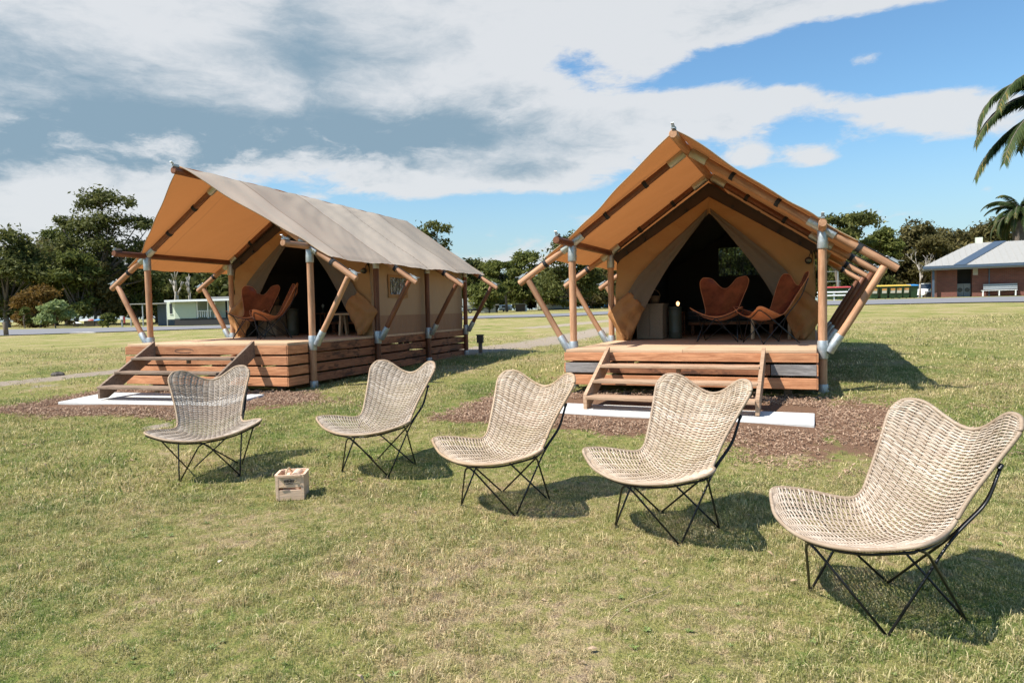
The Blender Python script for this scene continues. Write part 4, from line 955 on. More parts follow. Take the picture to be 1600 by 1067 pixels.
# ------------------------------------------------------------------ furniture inside both tents
for T, side_lb in ((TL, 'left'), (TR, 'right')):
    a = T['a']
    def E(name, u, v, w_, lb, cat, gr=None): p = tl(T, u, v, w_); return empty(name, p.tolist(), a, lb, cat, gr)
    c = E('cupboard', -1.02, 3.0, 0, 'woven sided cupboard inside the doorway of the %s tent' % side_lb, 'cupboard', 'cupboards inside the tents')
    MB().box((0, 0, .29), (.44, .42, .56)).build('cabinet_body', M_panel, c); MB().box((0, -.004, .58), (.47, .45, .022)).build('cupboard_top', M_panel, c)
    for s in (-1, 1):
        MB().box((s*.11, -.216, .29), (.205, .014, .52)).build('woven_door', M_panel, c)
    b = E('basket', -.98, 2.98, .591, 'small cane basket on the cupboard in the %s tent' % side_lb, 'basket')
    MB().lathe([(.07, 0), (.10, .10), (.105, .13), (.095, .13), (.065, .01)], 14).build('basket_body', M_wickb, b, True); MB().tube([(.1*math.cos(q), 0, .12+.11*math.sin(q)) for q in np.linspace(0, math.pi, 12)], .008, 6).build('basket_handle', M_wickb, b, True)
    d = E('metal_drum', -.66, 3.1, 0, 'dark metal drum beside the cupboard in the %s tent' % side_lb, 'drum')
    MB().lathe([(.10, 0), (.11, .01), (.11, .10), (.113, .11), (.11, .12), (.11, .38), (.113, .39), (.11, .40), (.11, .49), (.10, .50)], 20).build('drum_body', M_green, d, True); MB().lathe([(.115, .50), (.115, .53), (.03, .54)], 20).build('drum_lid', M_green, d, True)
    t_ = E('trestle_table', .86, 2.95, 0, 'low pale timber bench with splayed legs in the %s tent' % side_lb, 'bench', 'low pale benches inside the tents')
    MB().cbox((0, 0, .40), (.78, .32, .035), .004).build('bench_top', M_pale, t_)
    for s in (-1, 1):
        for q in (-1, 1):
            MB().prism([(q*.02, .38), (q*.11, .38), (q*.16, .0), (q*.09, .0)], 'x', s*.27-.02, s*.27+.02).build('leg', M_pale, t_)
    bd = E('bed', 0.1, 5.3, 0, 'bed with dark cover deep inside the %s tent' % side_lb, 'bed', 'beds inside the tents')
    MB().cbox((0, 0, .36), (1.5, 1.9, .20), .04).build('mattress', M_bed, bd); MB().box((0, 0, .22), (1.5, 1.9, .06)).build('bed_base', M_deckdark, bd)
    for s in (-1, 1):
        for q in (-1, 1): MB().box((s*.68, q*.88, .10), (.06, .06, .19)).build('leg', M_deckdark, bd)
        MB().tube([(-.76, -.97, .30+.1*s*.5), (.76, -.97, .30+.1*s*.5)], .010, 6).build('bed_rail', M_tablet, bd)
    tb = E('bedside_table', -.92, 4.5, 0, 'small bedside table in the %s tent' % side_lb, 'table')
    MB().box((0, 0, .42), (.36, .34, .03)).build('table_top', M_deckdark, tb)
    for s in (-1, 1):
        for q in (-1, 1): MB().box((s*.15, q*.14, .20), (.03, .03, .41)).build('leg', M_deckdark, tb)
    lp = E('table_lamp', -.85, 4.42, .435, 'small lamp with a bare bulb in the %s tent' % side_lb, 'lamp')
    MB().lathe([(.05, 0), (.05, .012), (.012, .02), (.010, .07), (.018, .075), (.018, .11)], 14).build('lamp_base', M_tablet, lp, True)
    MB().lathe([(.014, .112), (.018, .12), (.032, .15), (.030, .17), (.014, .19), (.004, .195)], 14).build('bulb', M_bulb if side_lb == 'right' else M_sticker, lp, True)

# ------------------------------------------------------------------ small pine crate on the lawn
p = og(458, 777); cr_ = empty('pine_crate', (p[0], p[1], G(p[0], p[1])+.004), R_(6), 'small pine crate of wooden blocks standing on the grass', 'crate')
cw, cd, chh = .205, .21, .19
for s in (-1, 1):
    for z0, z1, nm in ((.0, .078, 'lower_plank'), (.096, .182, 'upper_plank')):
        o = MB().cbox((0, 0, 0), (cw-.03, .009, z1-z0), .002).build(nm, M_crate, cr_); o.location = (0, s*(cd/2-.006), (z0+z1)/2)
    o = MB().cbox((0, 0, 0), (cd-.03, .009, .18), .002).build('end_plank', M_crate, cr_); o.location = (s*(cw/2-.006), 0, .09); o.rotation_euler = (0, 0, R_(90))
    for q in (-1, 1):
        MB().prism([(s*(cw/2), q*(cd/2)), (s*(cw/2-.020), q*(cd/2)), (s*(cw/2-.020), q*(cd/2-.020)), (s*(cw/2), q*(cd/2-.020))], 'z', 0, .190).build('corner_post', M_crate, cr_)
    MB().box((0, s*(cd/2+.001), .184), (cw-.04, .018, .014)).build('top_rail', M_crate, cr_); MB().box((s*(cw/2+.000), 0, .184), (.018, cd-.04, .014)).build('top_rail', M_crate, cr_)
MB().box((0, 0, .006), (cw-.03, cd-.03, .008)).build('crate_base', M_crate, cr_)
fy = -(cd/2-.001)-.0025
em = MB()
def flatpoly(pts): em.add([(x, fy-.0012, z) for x, z in pts]+[(x, fy+.0012, z) for x, z in pts], [tuple(range(len(pts)))[::-1], tuple(range(len(pts), 2*len(pts)))]+[(i, (i+1) % len(pts), (i+1) % len(pts)+len(pts), i+len(pts)) for i in range(len(pts))])
for cx, rx, rz in ((0, .016, .015), (-.022, .018, .010), (.022, .018, .010)):
    for r0, r1 in ((1., .78),):
        for q in range(16):
            a0, a1 = q/16*6.2832, (q+1)/16*6.2832; flatpoly([(cx+rx*r0*math.cos(a0), .145+rz*r0*math.sin(a0)), (cx+rx*r0*math.cos(a1), .145+rz*r0*math.sin(a1)), (cx+rx*r1*math.cos(a1), .145+rz*r1*math.sin(a1)), (cx+rx*r1*math.cos(a0), .145+rz*r1*math.sin(a0))])
flatpoly([(-.034, .142), (.034, .142), (.034, .148), (-.034, .148)]); flatpoly([(-.026, .122), (.026, .122), (.026, .127), (-.026, .127)])
em.build('printed_emblem', M_print, cr_)
for s in (-1, 1): MB().tube([(s*.055, fy, .165), (s*.035, fy-.006, .12+.02*(s > 0)), (s*.075, fy-.004, .10+.03*(s > 0))], .0028, 6).build('rope_end', M_twig, cr_)
MB().tube([(-.03, -cd/2+.01, .185), (-.03, -.04, .215), (-.03, .04, .215), (-.03, cd/2-.01, .185)], .006, 8).build('rope_handle', M_twig, cr_, True)
bl = MB().lathe([(.034, -.07), (.036, -.066), (.036, .066), (.034, .07)], 18).build('wooden_roller', M_crate); bl.parent = None
m4 = Matrix.Translation((p[0], p[1], G(*p)+.004)) @ Matrix.Rotation(R_(6), 4, 'Z')
bl.matrix_world = m4 @ Matrix.Translation((.035, 0, .165)) @ Matrix.Rotation(R_(90), 4, 'X'); tag(bl, 'thick pale wooden cylinder lying in the pine crate', 'wooden block', 'wooden blocks in the pine crate')
for k in range(5):
    o = MB().cbox((0, 0, 0), (.12, .026, .026), .003).build('wooden_block', M_crate); o.matrix_world = m4 @ Matrix.Translation((-.05+.012*k, -.04+.02*k, .150+.006*(k % 3))) @ Matrix.Rotation(R_(70+13*k), 4, 'Z') @ Matrix.Rotation(R_(8*(k-2)), 4, 'Y')
    tag(o, ['lowest pale stick in the pine crate, nearest its front plank', 'pale stick crossing second from the front in the pine crate', 'middle one of the five sticks heaped in the pine crate', 'stick lying fourth from the front in the pine crate', 'rearmost pale stick heaped in the pine crate'][k], 'wooden block', 'wooden sticks in the pine crate')
for k in range(3):
    o = MB().cbox((0, 0, 0), (.13, .10, .03), .004).build('wooden_block', M_crate); o.matrix_world = m4 @ Matrix.Translation((0, 0, .03+.036*k)) @ Matrix.Rotation(R_(5*k), 4, 'Z'); tag(o, ['bottom flat block inside the pine crate', 'middle flat block inside the pine crate, level with its slot', 'top flat block inside the pine crate under the sticks'][k], 'wooden block', 'flat wooden blocks in the pine crate')

# litter on the lawn
def litter(px, py, kind, lb, cat, name):
    q = og(px, py); o = None
    if kind == 'stalk':
        pts = [Vector((-.25+.1*i, .02*math.sin(i*1.3), .014+.012*math.sin(i*.9))) for i in range(6)]; o = MB().tube(pts, .0017, 5).build(name, M_twig, None, True)
    else:
        o = MB().add([(-.018, -.006, .018), (0, -.011, .022), (.022, 0, .018), (.006, .012, .023), (-.012, .009, .019)], [(0, 1, 3, 4), (1, 2, 3)]).build(name, M_paper if kind == 'paper' else M_leafdry)
        o.modifiers.new('thick', 'SOLIDIFY').thickness = .002
    o.location = (q[0], q[1], G(*q)); o.rotation_euler = (0, 0, random.uniform(0, 6)); tag(o, lb, cat)
litter(344, 884, 'paper', 'small pale scrap lying on the grass at lower left', 'litter', 'paper_scrap')
litter(1000, 945, 'stalk', 'long dry stalk lying on the grass in the foreground', 'stalk', 'dry_stalk')
litter(1240, 915, 'leaf', 'curled dry leaf left of the nearest wicker chair', 'leaf', 'dry_leaf')
litter(925, 1020, 'leaf', 'orange brown leaf on the grass at bottom centre', 'leaf', 'dry_leaf')
# dark stone on the bare path, marker post behind the left tent, bollard and kerb stone by the road
def rock(px, py, sx, sy, sz, m, name, lb, cat):
    q = og(px, py); b = MB().grid(lambda a, c: (sx*math.cos(a*6.2832)*math.sin(c*3.1416)*(1+.2*math.sin(a*13)), sy*math.sin(a*6.2832)*math.sin(c*3.1416)*(1+.2*math.cos(a*19+c*7)), sz*(.5-.8*math.cos(c*3.1416))*(1+.15*math.sin(a*25))), 16, 9)
    o = b.build(name, m); o.location = (q[0], q[1], G(*q)-.02); tag(o, lb, cat)
rock(90, 587, .12, .08, .07, M_stone, 'stone', 'dark stone lying on the bare path at left', 'stone')
rock(129, 521, .8, .14, .08, M_stone2, 'kerb_stone', 'long pale stone at the near edge of the road', 'stone')
q = og(751, 552); mp = empty('marker_post', (q[0], q[1], G(*q)-.02), R_(-15), 'short timber post with a dark box, right of the left tent', 'post')
s_ = q[1]/F; MB().box((0, 0, 14.5*s_), (5*s_, 5*s_, 30*s_)).build('post', M_oldpost, mp); MB().cbox((0, -.01, 23*s_), (9.5*s_, 6*s_, 12*s_), .004).build('meter_box', M_stone, mp); MB().box((0, -.01, 29.5*s_), (11*s_, 7*s_, 1.2*s_)).build('box_lid', M_stone, mp)
q = og(10, 525); bo = empty('bollard', (q[0], q[1], G(*q)-.05), 0, 'weathered round timber bollard beside the road at far left', 'bollard'); s_ = q[1]/F
MB().tube([(0, 0, 0), (-.5*s_, 0, 12*s_), (-1.5*s_, 0, 22*s_), (-1.5*s_, 0, 22.6*s_)], [3.4*s_, 3.3*s_, 3.1*s_, 2.6*s_], 12).build('bollard_post', M_oldpost, bo, True); MB().tube([(-1.5*s_, 0, 22.5*s_), (-1.5*s_, 0, 22.9*s_)], 2.9*s_, 12).build('bollard_cap', M_stone2, bo)
#PART2
# ------------------------------------------------------------------ trees
def leaves(centers, radii, n, size, seed, flat=.75, droop=0., tint0=0., top=.25):
    n = n*1.35
    """leaf clumps: n leaf faces on and inside each ellipsoid lobe"""
    r = np.random.default_rng(seed); Vs = []; Ts = []
    for (c, rad) in zip(centers, radii):
        c = np.array(c); rad = np.array(rad)*np.ones(3)
        k = int(n*max(.4, (rad[0]*rad[0]*2+rad[0]*rad[2])/3/np.mean([q[0]*q[0] for q in RR(radii)])))
        m = max(4, int(k/26)); d = r.normal(size=(m, 3)); d /= np.linalg.norm(d, axis=1)[:, None]; d[:, 2] = np.where(d[:, 2] < -.25, -d[:, 2]*.6, d[:, 2])
        sub = c+d*rad*(r.uniform(.55, 1.03, (m, 1))); sr = np.mean(rad)*r.uniform(.28, .50, m)
        idx = r.integers(0, m, k); P = sub[idx]+r.normal(size=(k, 3))*sr[idx][:, None]*np.array([.62, .62, .42])
        tn = r.uniform(0, 1, m)[idx]*.55+r.uniform(0, 1, k)*.45+tint0
        nrm = d[idx]*.5+r.normal(size=(k, 3))*.7+np.array([0, 0, .4]); nrm /= np.linalg.norm(nrm, axis=1)[:, None]
        a = np.cross(nrm, r.normal(size=(k, 3))); a /= np.linalg.norm(a, axis=1)[:, None]; b = np.cross(nrm, a); s = size*r.uniform(.5, 1.25, (k, 1))
        Vs.append(np.stack([P-a*s, P+b*s*.42-a*s*.1, P+a*s, P-b*s*.42+a*s*.1], 1)); Ts.append(np.clip(tn, 0, 1))
    V = np.concatenate(Vs); T_ = np.concatenate(Ts); return V.reshape(-1, 3), np.arange(len(V)*4).reshape(-1, 4), T_
def RR(radii): return [np.array(q)*np.ones(3) for q in radii]
def tree(name, label, px, top, Y, half, style='round', leaf=L_gum, bark=M_bark, seed=0, n=5200, ls=.30, group='trees behind the tents', trunk=.32, flat=1., cat='tree', lobes=None, base=None):
    r = random.Random(seed+int(px)); b0 = at(px, 490, Y); x, y = b0.x, b0.y; g = G(x, y)
    H = at(px, top, Y).z-g; W = half*Y/F
    root = empty(name, (x, y, g-.1), r.uniform(0, 6.28) if 0 else 0., label, cat, group)
    cs, rs = [], []
    if style == 'gum':
        spec = lobes or [(r.uniform(-.75, .75), r.uniform(-.6, .6), r.uniform(.5, .97)) for _ in range(13)]
        for q in spec:
            a, b_, h = q[:3]; k = q[3] if len(q) > 3 else r.uniform(.20, .34); k *= 1.22; cs.append((a*W, b_*W, h*H-k*W*.35)); rs.append((k*W*1.15, k*W*1.1, k*W*.62))
    elif style == 'round':
        nl = 19
        for q in range(nl):
            a = r.uniform(0, 6.28); h = r.uniform(trunk, .90); rad = W*(1-.9*max(0, (h-.55)/.45)**1.6)*r.uniform(.25, .85); k = r.uniform(.34, .52)*min(W, H*.6)
            cs.append((rad*math.cos(a), rad*math.sin(a), h*H-k*.2)); rs.append((k, k, k*r.uniform(.6, .85)))
        cs.append((0, 0, H*(1-.16))); rs.append((W*.34, W*.34, H*.14))
    elif style == 'shrub':
        for q in range(12):
            a = r.uniform(0, 6.28); e = r.random(); cs.append((W*.62*math.cos(a)*math.cos(e*1.4), W*.62*math.sin(a)*math.cos(e*1.4), H*(.25+.55*math.sin(e*1.5)))); k = r.uniform(.28, .40)*W; rs.append((k, k, min(k, H*.3)))
    tb = MB(); tr = max(.07, H*.022) if style != 'shrub' else .05
    ht = (trunk if style == 'round' else .38)*H; lean = r.uniform(-.06, .06)*H
    sp = [Vector((lean*(q/6)**1.5+r.uniform(-.03, .03)*q/6*W*.3, r.uniform(-.02, .02)*W, ht*q/6)) for q in range(7)]
    tb.tube([Vector((0, 0, -.2))]+sp, [tr*1.5]+[tr*(1.2-.45*q/6) for q in range(7)], 9); tb.build('trunk', bark, root, True)
    lb = MB(); fork = sp[-1]
    for c, rad in zip(cs, rs):
        e = Vector(c)+Vector((0, 0, -rad[2]*.3)); s0 = fork.lerp(Vector((fork.x*.4, 0, ht*.6)), r.random()*.6); mid = s0.lerp(e, .5)+Vector((r.uniform(-.1, .1)*W, r.uniform(-.1, .1)*W, -.05*H*r.random()))
        pts = [s0*(1-t_)**2+mid*2*t_*(1-t_)+e*t_*t_ for t_ in (0, .2, .4, .6, .8, 1)]; lb.tube(pts, [tr*.55*(1-.8*t_) for t_ in (0, .2, .4, .6, .8, 1)], 6)
        if style == 'gum':
            for _ in range(4):
                q = pts[3].lerp(pts[5], r.random()); lb.tube([q, q+Vector((r.uniform(-1, 1)*rad[0]*.5, r.uniform(-1, 1)*rad[0]*.5, rad[2]*.6)), q+Vector((r.uniform(-1, 1)*rad[0], r.uniform(-1, 1)*rad[0], rad[2]*1.1))], [tr*.16, tr*.1, tr*.05], 4)
    lb.build('limbs', bark, root, True)
    V, Fc, T_ = leaves(cs, rs, n/len(cs), ls*(Y/80)**.5, seed+3)
    obj('crown', fastmesh('crown', V, Fc, leaf, dict(tint=('FACE', T_))), root)
    return root
GUM = [(-.55, .1, .78, .26), (-.82, 0, .80, .16), (.08, -.1, .97, .30), (-.22, .1, .93, .24), (.38, 0, .94, .22), (.66, .1, .80, .22), (.88, 0, .74, .18), (.25, -.2, .80, .30), (-.1, 0, .76, .34), (-.40, .2, .66, .34), (.95, 0, .62, .16),
       (.50, .0, .60, .28), (.15, -.2, .62, .28), (-.75, -.1, .62, .26), (-.15, .3, .52, .34), (.72, .2, .50, .22), (-.6, 0, .46, .34), (.35, .1, .42, .30), (-.3, -.3, .36, .30), (.9, 0, .40, .2)]
tree('gum_tree', 'tallest gum tree with a broken umbrella crown, left of the left tent', 165, 297, 74, 78, 'gum', L_gum, M_bark, 1, 11500, .25, lobes=GUM)
TREES = [('big leafy tree behind the orange shrub at far left', 105, 350, 88, 52, 'round', L_green, 61, 8500), ('dark crown just right of the tall gum, against the sky', 245, 378, 92, 40, 'round', L_gum, 62, 6500), ('tall green tree in the middle of the gap between the tents', 820, 388, 96, 34, 'round', L_green, 63, 6500),
         ('rounded olive tree between the green tree and the domed one at right', 1405, 372, 86, 44, 'round', L_olive, 51, 6500), ('dense olive tree over the left end of the brick building', 1475, 358, 90, 50, 'round', L_olive, 52, 7000), ('dark tree left of the distant palm', 1535, 352, 92, 50, 'round', L_gum, 53, 6500),
         ('fluffy yellow green tree between the orange shrub and the tall gum', 118, 388, 70, 44, 'round', L_green, 41, 8000), ('olive tree low to the left of the tall gum trunk', 150, 402, 71, 40, 'round', L_olive, 42, 7000), ('green tree right of the tall gum, above the carport', 215, 418, 78, 36, 'round', L_green, 43, 6000),
         ('dark leafy tree at the far left edge of the photo', 12, 344, 68, 66, 'round', L_gum, 2, 8000), ('olive brown tree between the edge tree and the tall gum', 88, 366, 82, 60, 'round', L_olive, 3, 8000),
         ('bushy dark tree beyond the orange shrub', 60, 412, 72, 50, 'round', L_green, 4, 6000), ('low dark tree right of the tall gum trunk', 232, 405, 84, 46, 'round', L_gum, 5, 6000),
         ('dark spreading tree just outside the photo at left', -75, 352, 70, 70, 'round', L_gum, 6, 5000), ('mid green tree framed in the left tent porch', 300, 420, 96, 60, 'round', L_green, 7, 5000),
         ('yellow green tree behind the left tent\'s rear porch post', 352, 405, 92, 40, 'round', L_green, 8, 4000), ('tree whose tip shows over the left tent roof', 657, 348, 92, 46, 'gum', L_gum, 9, 4200),
         ('dark tree behind the rear eave of the left tent', 735, 404, 92, 40, 'round', L_gum, 10, 6000), ('mid green tree with ragged tips in the gap between the tents', 792, 398, 88, 36, 'gum', L_green, 11, 6500),
         ('smaller olive tree low in the gap between the tents', 765, 436, 78, 36, 'round', L_green, 12, 5000), ('large dark tree behind the right tent\'s left eave', 892, 362, 80, 56, 'round', L_gum, 13, 8000),
         ('olive tree behind the right tent\'s rear left post', 955, 402, 88, 44, 'round', L_olive, 14, 5000), ('tree seen through the rear window of the right tent', 1148, 372, 96, 90, 'round', L_gum, 15, 5000),
         ('dark tree hidden behind the right tent canvas', 1050, 400, 100, 60, 'round', L_gum, 16, 2500), ('tall dark tree rising behind the right tent\'s right eave', 1312, 318, 74, 52, 'gum', L_gum, 17, 8000),
         ('green tree right of the eave, left of the bare tree', 1372, 352, 78, 38, 'gum', L_green, 18, 6500), ('dark low tree above the yellow lidded bins', 1345, 400, 86, 56, 'round', L_gum, 19, 6000),
         ('olive brown domed tree left of the brick building', 1444, 344, 84, 44, 'round', L_olive, 20, 8000), ('olive tree behind the ridge of the brick building', 1500, 356, 92, 42, 'round', L_olive, 21, 6000),
         ('brownish tree behind the palm and the brick building', 1550, 342, 88, 50, 'round', L_olive, 22, 6500), ('dark tree behind the brick building at right edge', 1640, 335, 92, 60, 'round', L_gum, 23, 4500),
         ('dark tree behind the red lidded bins', 1262, 395, 90, 50, 'round', L_gum, 24, 5000), ('dark low tree behind the blue tarpaulin', 925, 425, 100, 46, 'round', L_gum, 25, 4500),
         ('dark tree between the tall gum and the pale cabin', 190, 425, 92, 46, 'round', L_gum, 26, 4500), ('tree behind the long white cabin', 850, 425, 105, 36, 'round', L_green, 27, 4000)]
for lb, px, top, Y, hf, st, lf, sd, n in TREES:
    tree('tree' if st == 'round' else 'gum_tree', lb, px, top, Y, hf, st, lf, M_bark, sd, n, .27, trunk=.20 if st == 'round' else .38)
tree('shrub', 'rusty orange shrub at far left beside the road', 62, 447, 60, 36, 'round', L_or, M_bark, 31, 5200, .20, 'shrubs by the far road', trunk=.15, cat='shrub')
tree('shrub', 'pale silver green rounded bush in front of the orange shrub', 86, 468, 56, 29, 'shrub', L_pale, M_bark, 32, 4200, .17, 'shrubs by the far road', cat='shrub')
tree('shrub', 'small green sapling left of the orange shrub', 38, 474, 57, 10, 'shrub', L_green, M_bark, 33, 1200, .17, 'shrubs by the far road', cat='shrub')
tree('shrub', 'dark clipped shrub beside the road, left of the left tent', 168, 488, 54, 15, 'shrub', L_green, M_bark, 34, 1800, .15, 'shrubs by the far road', cat='shrub')
# bare trees
def bare(px, top, Y, lb, seed, spread=.35, depth=5, r0=.085):
    r = random.Random(seed); b0 = at(px, 480, Y); g = G(b0.x, b0.y); H = at(px, top, Y).z-g
    root = empty('bare_tree', (b0.x, b0.y, g-.1), 0, lb, 'tree', 'bare pale trunks'); tk = MB(); br = MB()
    def grow(p, d, L, rad, k, b):
        q = p+d*L*.5+Vector((r.uniform(-1, 1), r.uniform(-1, 1), 0))*L*.07; e = p+d*L; b.tube([p, q, e], [rad, rad*.88, rad*.72], 6)
        if k: 
            for _ in range(2 if k < depth else 3):
                nd = (d+Vector((r.uniform(-1, 1), r.uniform(-1, 1), r.uniform(-.25, .5)))*spread*1.9).normalized(); grow(e, nd, L*r.uniform(.62, .85), rad*.66, k-1, br)
    grow(Vector((0, 0, 0)), Vector((r.uniform(-.08, .08), 0, 1)).normalized(), H*.36, r0, depth, tk)
    tk.build('trunk', M_barkp, root, True); br.build('branches', M_barkp, root, True)
bare(1437, 400, 58, 'pale bare tree between the bins and the brick building', 5)
bare(278, 425, 70, 'leaning pale dead trunk behind the cream cabin', 8, .18, 3, .20); bare(297, 428, 72, 'second pale dead trunk, right of the first behind the cream cabin', 11, .2, 3, .16)
# undergrowth that reads as one mass
def undergrowth(pa, pb, Y0, Y1, top, n, m, seed, sz=.5):
    r = np.random.default_rng(seed); px = r.uniform(pa, pb, n); Y = r.uniform(Y0, Y1, n); cs = []; rs = []
    for a, b_ in zip(px, Y):
        p = at(a, 480, b_); g = G(p.x, p.y); h = (at(a, top, b_).z-g)*r.uniform(.35, 1.); cs.append((p.x, p.y, g+h*.5)); rs.append((h*.55+.6, h*.55+.6, h*.55))
    V, Fc, T_ = leaves(cs, rs, 200, sz, seed, tint0=-.1); tag(obj('undergrowth', fastmesh('undergrowth', V, Fc, m, dict(tint=('FACE', T_)))), kind='stuff')
undergrowth(-420, 480, 90, 112, 405, 260, L_gum, 3, .6); undergrowth(480, 1000, 112, 130, 436, 170, L_gum, 4, .65); undergrowth(1000, 2000, 94, 118, 395, 330, L_gum, 5, .6)

# palms
def frond(L, az_, el0, droop, seed, wd=.42):
    """arching rachis with two rows of narrow leaflets"""
    r = random.Random(seed); n = 44; P = [Vector((0, 0, 0))]; d = el0
    for i in range(n):
        d -= droop/n*(1.0+.6*i/n); P.append(P[-1]+Vector((math.cos(az_)*math.cos(d), math.sin(az_)*math.cos(d), math.sin(d)))*L/n)
    V = []; Fs = []; T_ = []; side = Vector((-math.sin(az_), math.cos(az_), 0))
    for i in range(3, n):
        f = i/n; t = (P[i+1]-P[i]).normalized(); ll = wd*math.sin(min(1, f*1.9+.18)*1.57)*(1.12-.75*f**3)
        for s in (-1, 1):
            for k in (0, .25, .5, .75):
                dirv = (side*s*.75+t*.72+Vector((0, 0, -.28-.35*r.random()))).normalized(); l = ll*r.uniform(.8, 1.1); p = P[i].lerp(P[i+1], k); wv = t*.022*L/3.4
                m_ = p+dirv*l*.5+Vector((0, 0, .01)); e = p+dirv*l+Vector((0, 0, -.18*l)); b0 = len(V); V += [p-wv*.5, p+wv*.5, m_+wv, e, m_-wv]; Fs.append((b0, b0+1, b0+2, b0+3, b0+4)); T_.append(min(1, max(0, r.uniform(0, .75)+(.45 if f > .8 and r.random() < .5 else 0))))
    return P, V, Fs, T_
def palm(lb, px, py, Y, L, seed, tr, extra, trunkbase=True, nf=26):
    c = at(px, py, Y); g = G(c.x, c.y); root = empty('palm_tree', (c.x, c.y, g-.1), 0, lb, 'palm tree', 'date palms'); r = random.Random(seed); z = c.z-g
    pr = [(tr*1.25, 0), (tr, .4)]
    k = 0
    while pr[-1][1] < z-.2: pr += [(tr*(1.0+.06*(k % 2)), pr[-1][1]+.16)]; k += 1
    MB().lathe(pr+[(tr*1.5, z+.1), (tr*.9, z+.5)], 14).build('trunk', M_bark, root, True)
    fr = [(r.uniform(0, 6.28), r.uniform(-.1, 1.35), r.uniform(1.2, 2.1)) for _ in range(nf)]+extra
    for i, (a_, e0, dr) in enumerate(fr):
        P, V, Fs, T_ = frond(L*r.uniform(.85, 1.05), a_, e0, dr, seed*50+i, .50*L/3.4); me = bpy.data.meshes.new('frond'); me.from_pydata([v+Vector((0, 0, z+.3)) for v in V], [], Fs); me.materials.append(L_palm)
        at_ = me.attributes.new('tint', 'FLOAT', 'FACE'); at_.data.foreach_set('value', T_); o = obj('frond', me, root); MB().tube([p+Vector((0, 0, z+.3)) for p in P[::4]], [.03*(1-.8*j/11)+.006 for j in range(len(P[::4]))], 5).build('rachis', L_palm if 0 else M_bark, o)
    return root
palm('tall date palm at the upper right, only its drooping frond tips in the photo', 1702, 166, 24, 4.6, 3, .26,
     [(R_(182), .42, 1.25), (R_(176), -.02, .95), (R_(195), .15, 1.15), (R_(170), .55, 1.5)], nf=14)
palm('distant date palm behind the roof of the brick building', 1594, 338, 62, 3.6, 4, .55, [], nf=46)

# ------------------------------------------------------------------ far buildings and things
def place(px, py, Y, rz, name, lb, cat, gr=None, dz=0.):
    p = at(px, py, Y); return empty(name, (p.x, p.y, G(p.x, p.y)+dz), R_(rz), lb, cat, gr)
# cream cabin on a dark base, with porch
b = place(318, 505, 58, -8, 'cabin', 'cream and pale green cabin with a pale flat roof, seen under the left tent\'s porch', 'cabin'); s = 58/F
MB().box((0, 1.8, .30), (100*s, 3.4, .6)).build('dark_base', M_dark, b)
MB().box((-31*s, 1.8, 1.30), (35*s, 3.3, 1.5)).build('green_wall', M_palegreen, b); MB().box((-49.5*s, 1.8, 1.30), (1.5*s, 3.3, 1.5)).build('corner_board', M_cream, b)
MB().box((-49*s-.40, 1.8, 1.30), (.75, 3.2, 1.5)).build('end_wall', M_cream, b)
wn = MB().box((-49*s-.40, .185, 1.45), (.22, .03, .85)).build('window', M_glass, b); MB().box((-49*s-.40, .17, 1.0), (.30, .05, .04)).build('sill', M_white, wn)
MB().box((2*s, 2.6, 1.30), (32*s, 1.6, 1.5)).build('cream_wall', M_cream, b); MB().box((33*s, 2.6, 1.30), (30*s, 1.6, 1.5)).build('dark_wall', M_dark, b)
for k in range(7): MB().box((-11*s+k*3.4*s, .25, .95), (.05, .05, .55)).build('rail_post', M_white, b)
MB().box((0*s, .25, 1.22), (24*s, .05, .05)).build('hand_rail', M_white, b)
for u in (-12, 6, 18, 40): MB().box((u*s, .2, 1.3), (.07, .07, 1.5)).build('porch_post', M_white, b)
MB().box((-3*s, 1.6, 2.12), (112*s, 4.0, .10)).build('roof', M_roofs, b); MB().box((-3*s, -.44, 2.08), (112*s, .06, .16)).build('fascia', M_white, b)
MB().box((30*s, 1.9, 2.28), (38*s, 3.4, .14)).build('roof_extension', M_roofs, b)
b = place(238, 508, 60, -6, 'carport', 'dark carport with a thin pale roof edge, left of the cream cabin', 'carport'); s = 60/F
MB().box((12*s, 2.5, .95), (28*s, 3, 1.9)).build('shed_wall', M_navy, b); MB().box((0, 1.6, 1.92), (66*s, 4.2, .07)).build('roof', M_roofs, b)
MB().box((-14*s, 3.8, .9), (26*s, .1, 1.8)).build('back_wall', M_dark, b)
for u in (-30, -10, 30): MB().box((u*s, -.4, .95), (.08, .08, 1.9)).build('carport_post', M_grey2, b)
b = place(191, 508, 56, 0, 'gas_bottle_stand', 'white box on a post beside the carport at left', 'service box'); s = 56/F
MB().box((0, 0, .30), (.10, .10, .6)).build('post', M_grey2, b); MB().box((0, 0, .72), (4.5*s, .2, .30)).build('box', M_white, b); MB().box((3.8*s, 0, .55), (1.4*s, .15, .5)).build('red_panel', M_red, b)
for k, (px, m, lb) in enumerate(((119, M_white, 'white upturned dinghy under the trees at left'), (136, M_white, 'long white hull on a rack beneath the tall gum'), (143, M_red, 'red kayak on the rack beneath the tall gum'), (154, M_bluel, 'blue kayak at the right of the rack beneath the tall gum'))):
    b = place(px, 508, 66, 4*k, 'kayak', lb, 'boat', 'small boats beneath the tall gum'); L = (.6, .7, .45, .45)[k]
    MB().grid(lambda a, c: (L*(2*a-1), .22*abs(math.sin(3.1416*a))**.7*math.cos(c*3.1416), .55+(.0 if k else -.25)+.14*abs(math.sin(3.1416*a))**.7*math.sin(c*3.1416)), 12, 7).build('hull', m, b, True); MB().box((0, 0, .27 if k else .15), (.5, .08, .54 if k else .3)).build('trestle', M_oldpost, b)
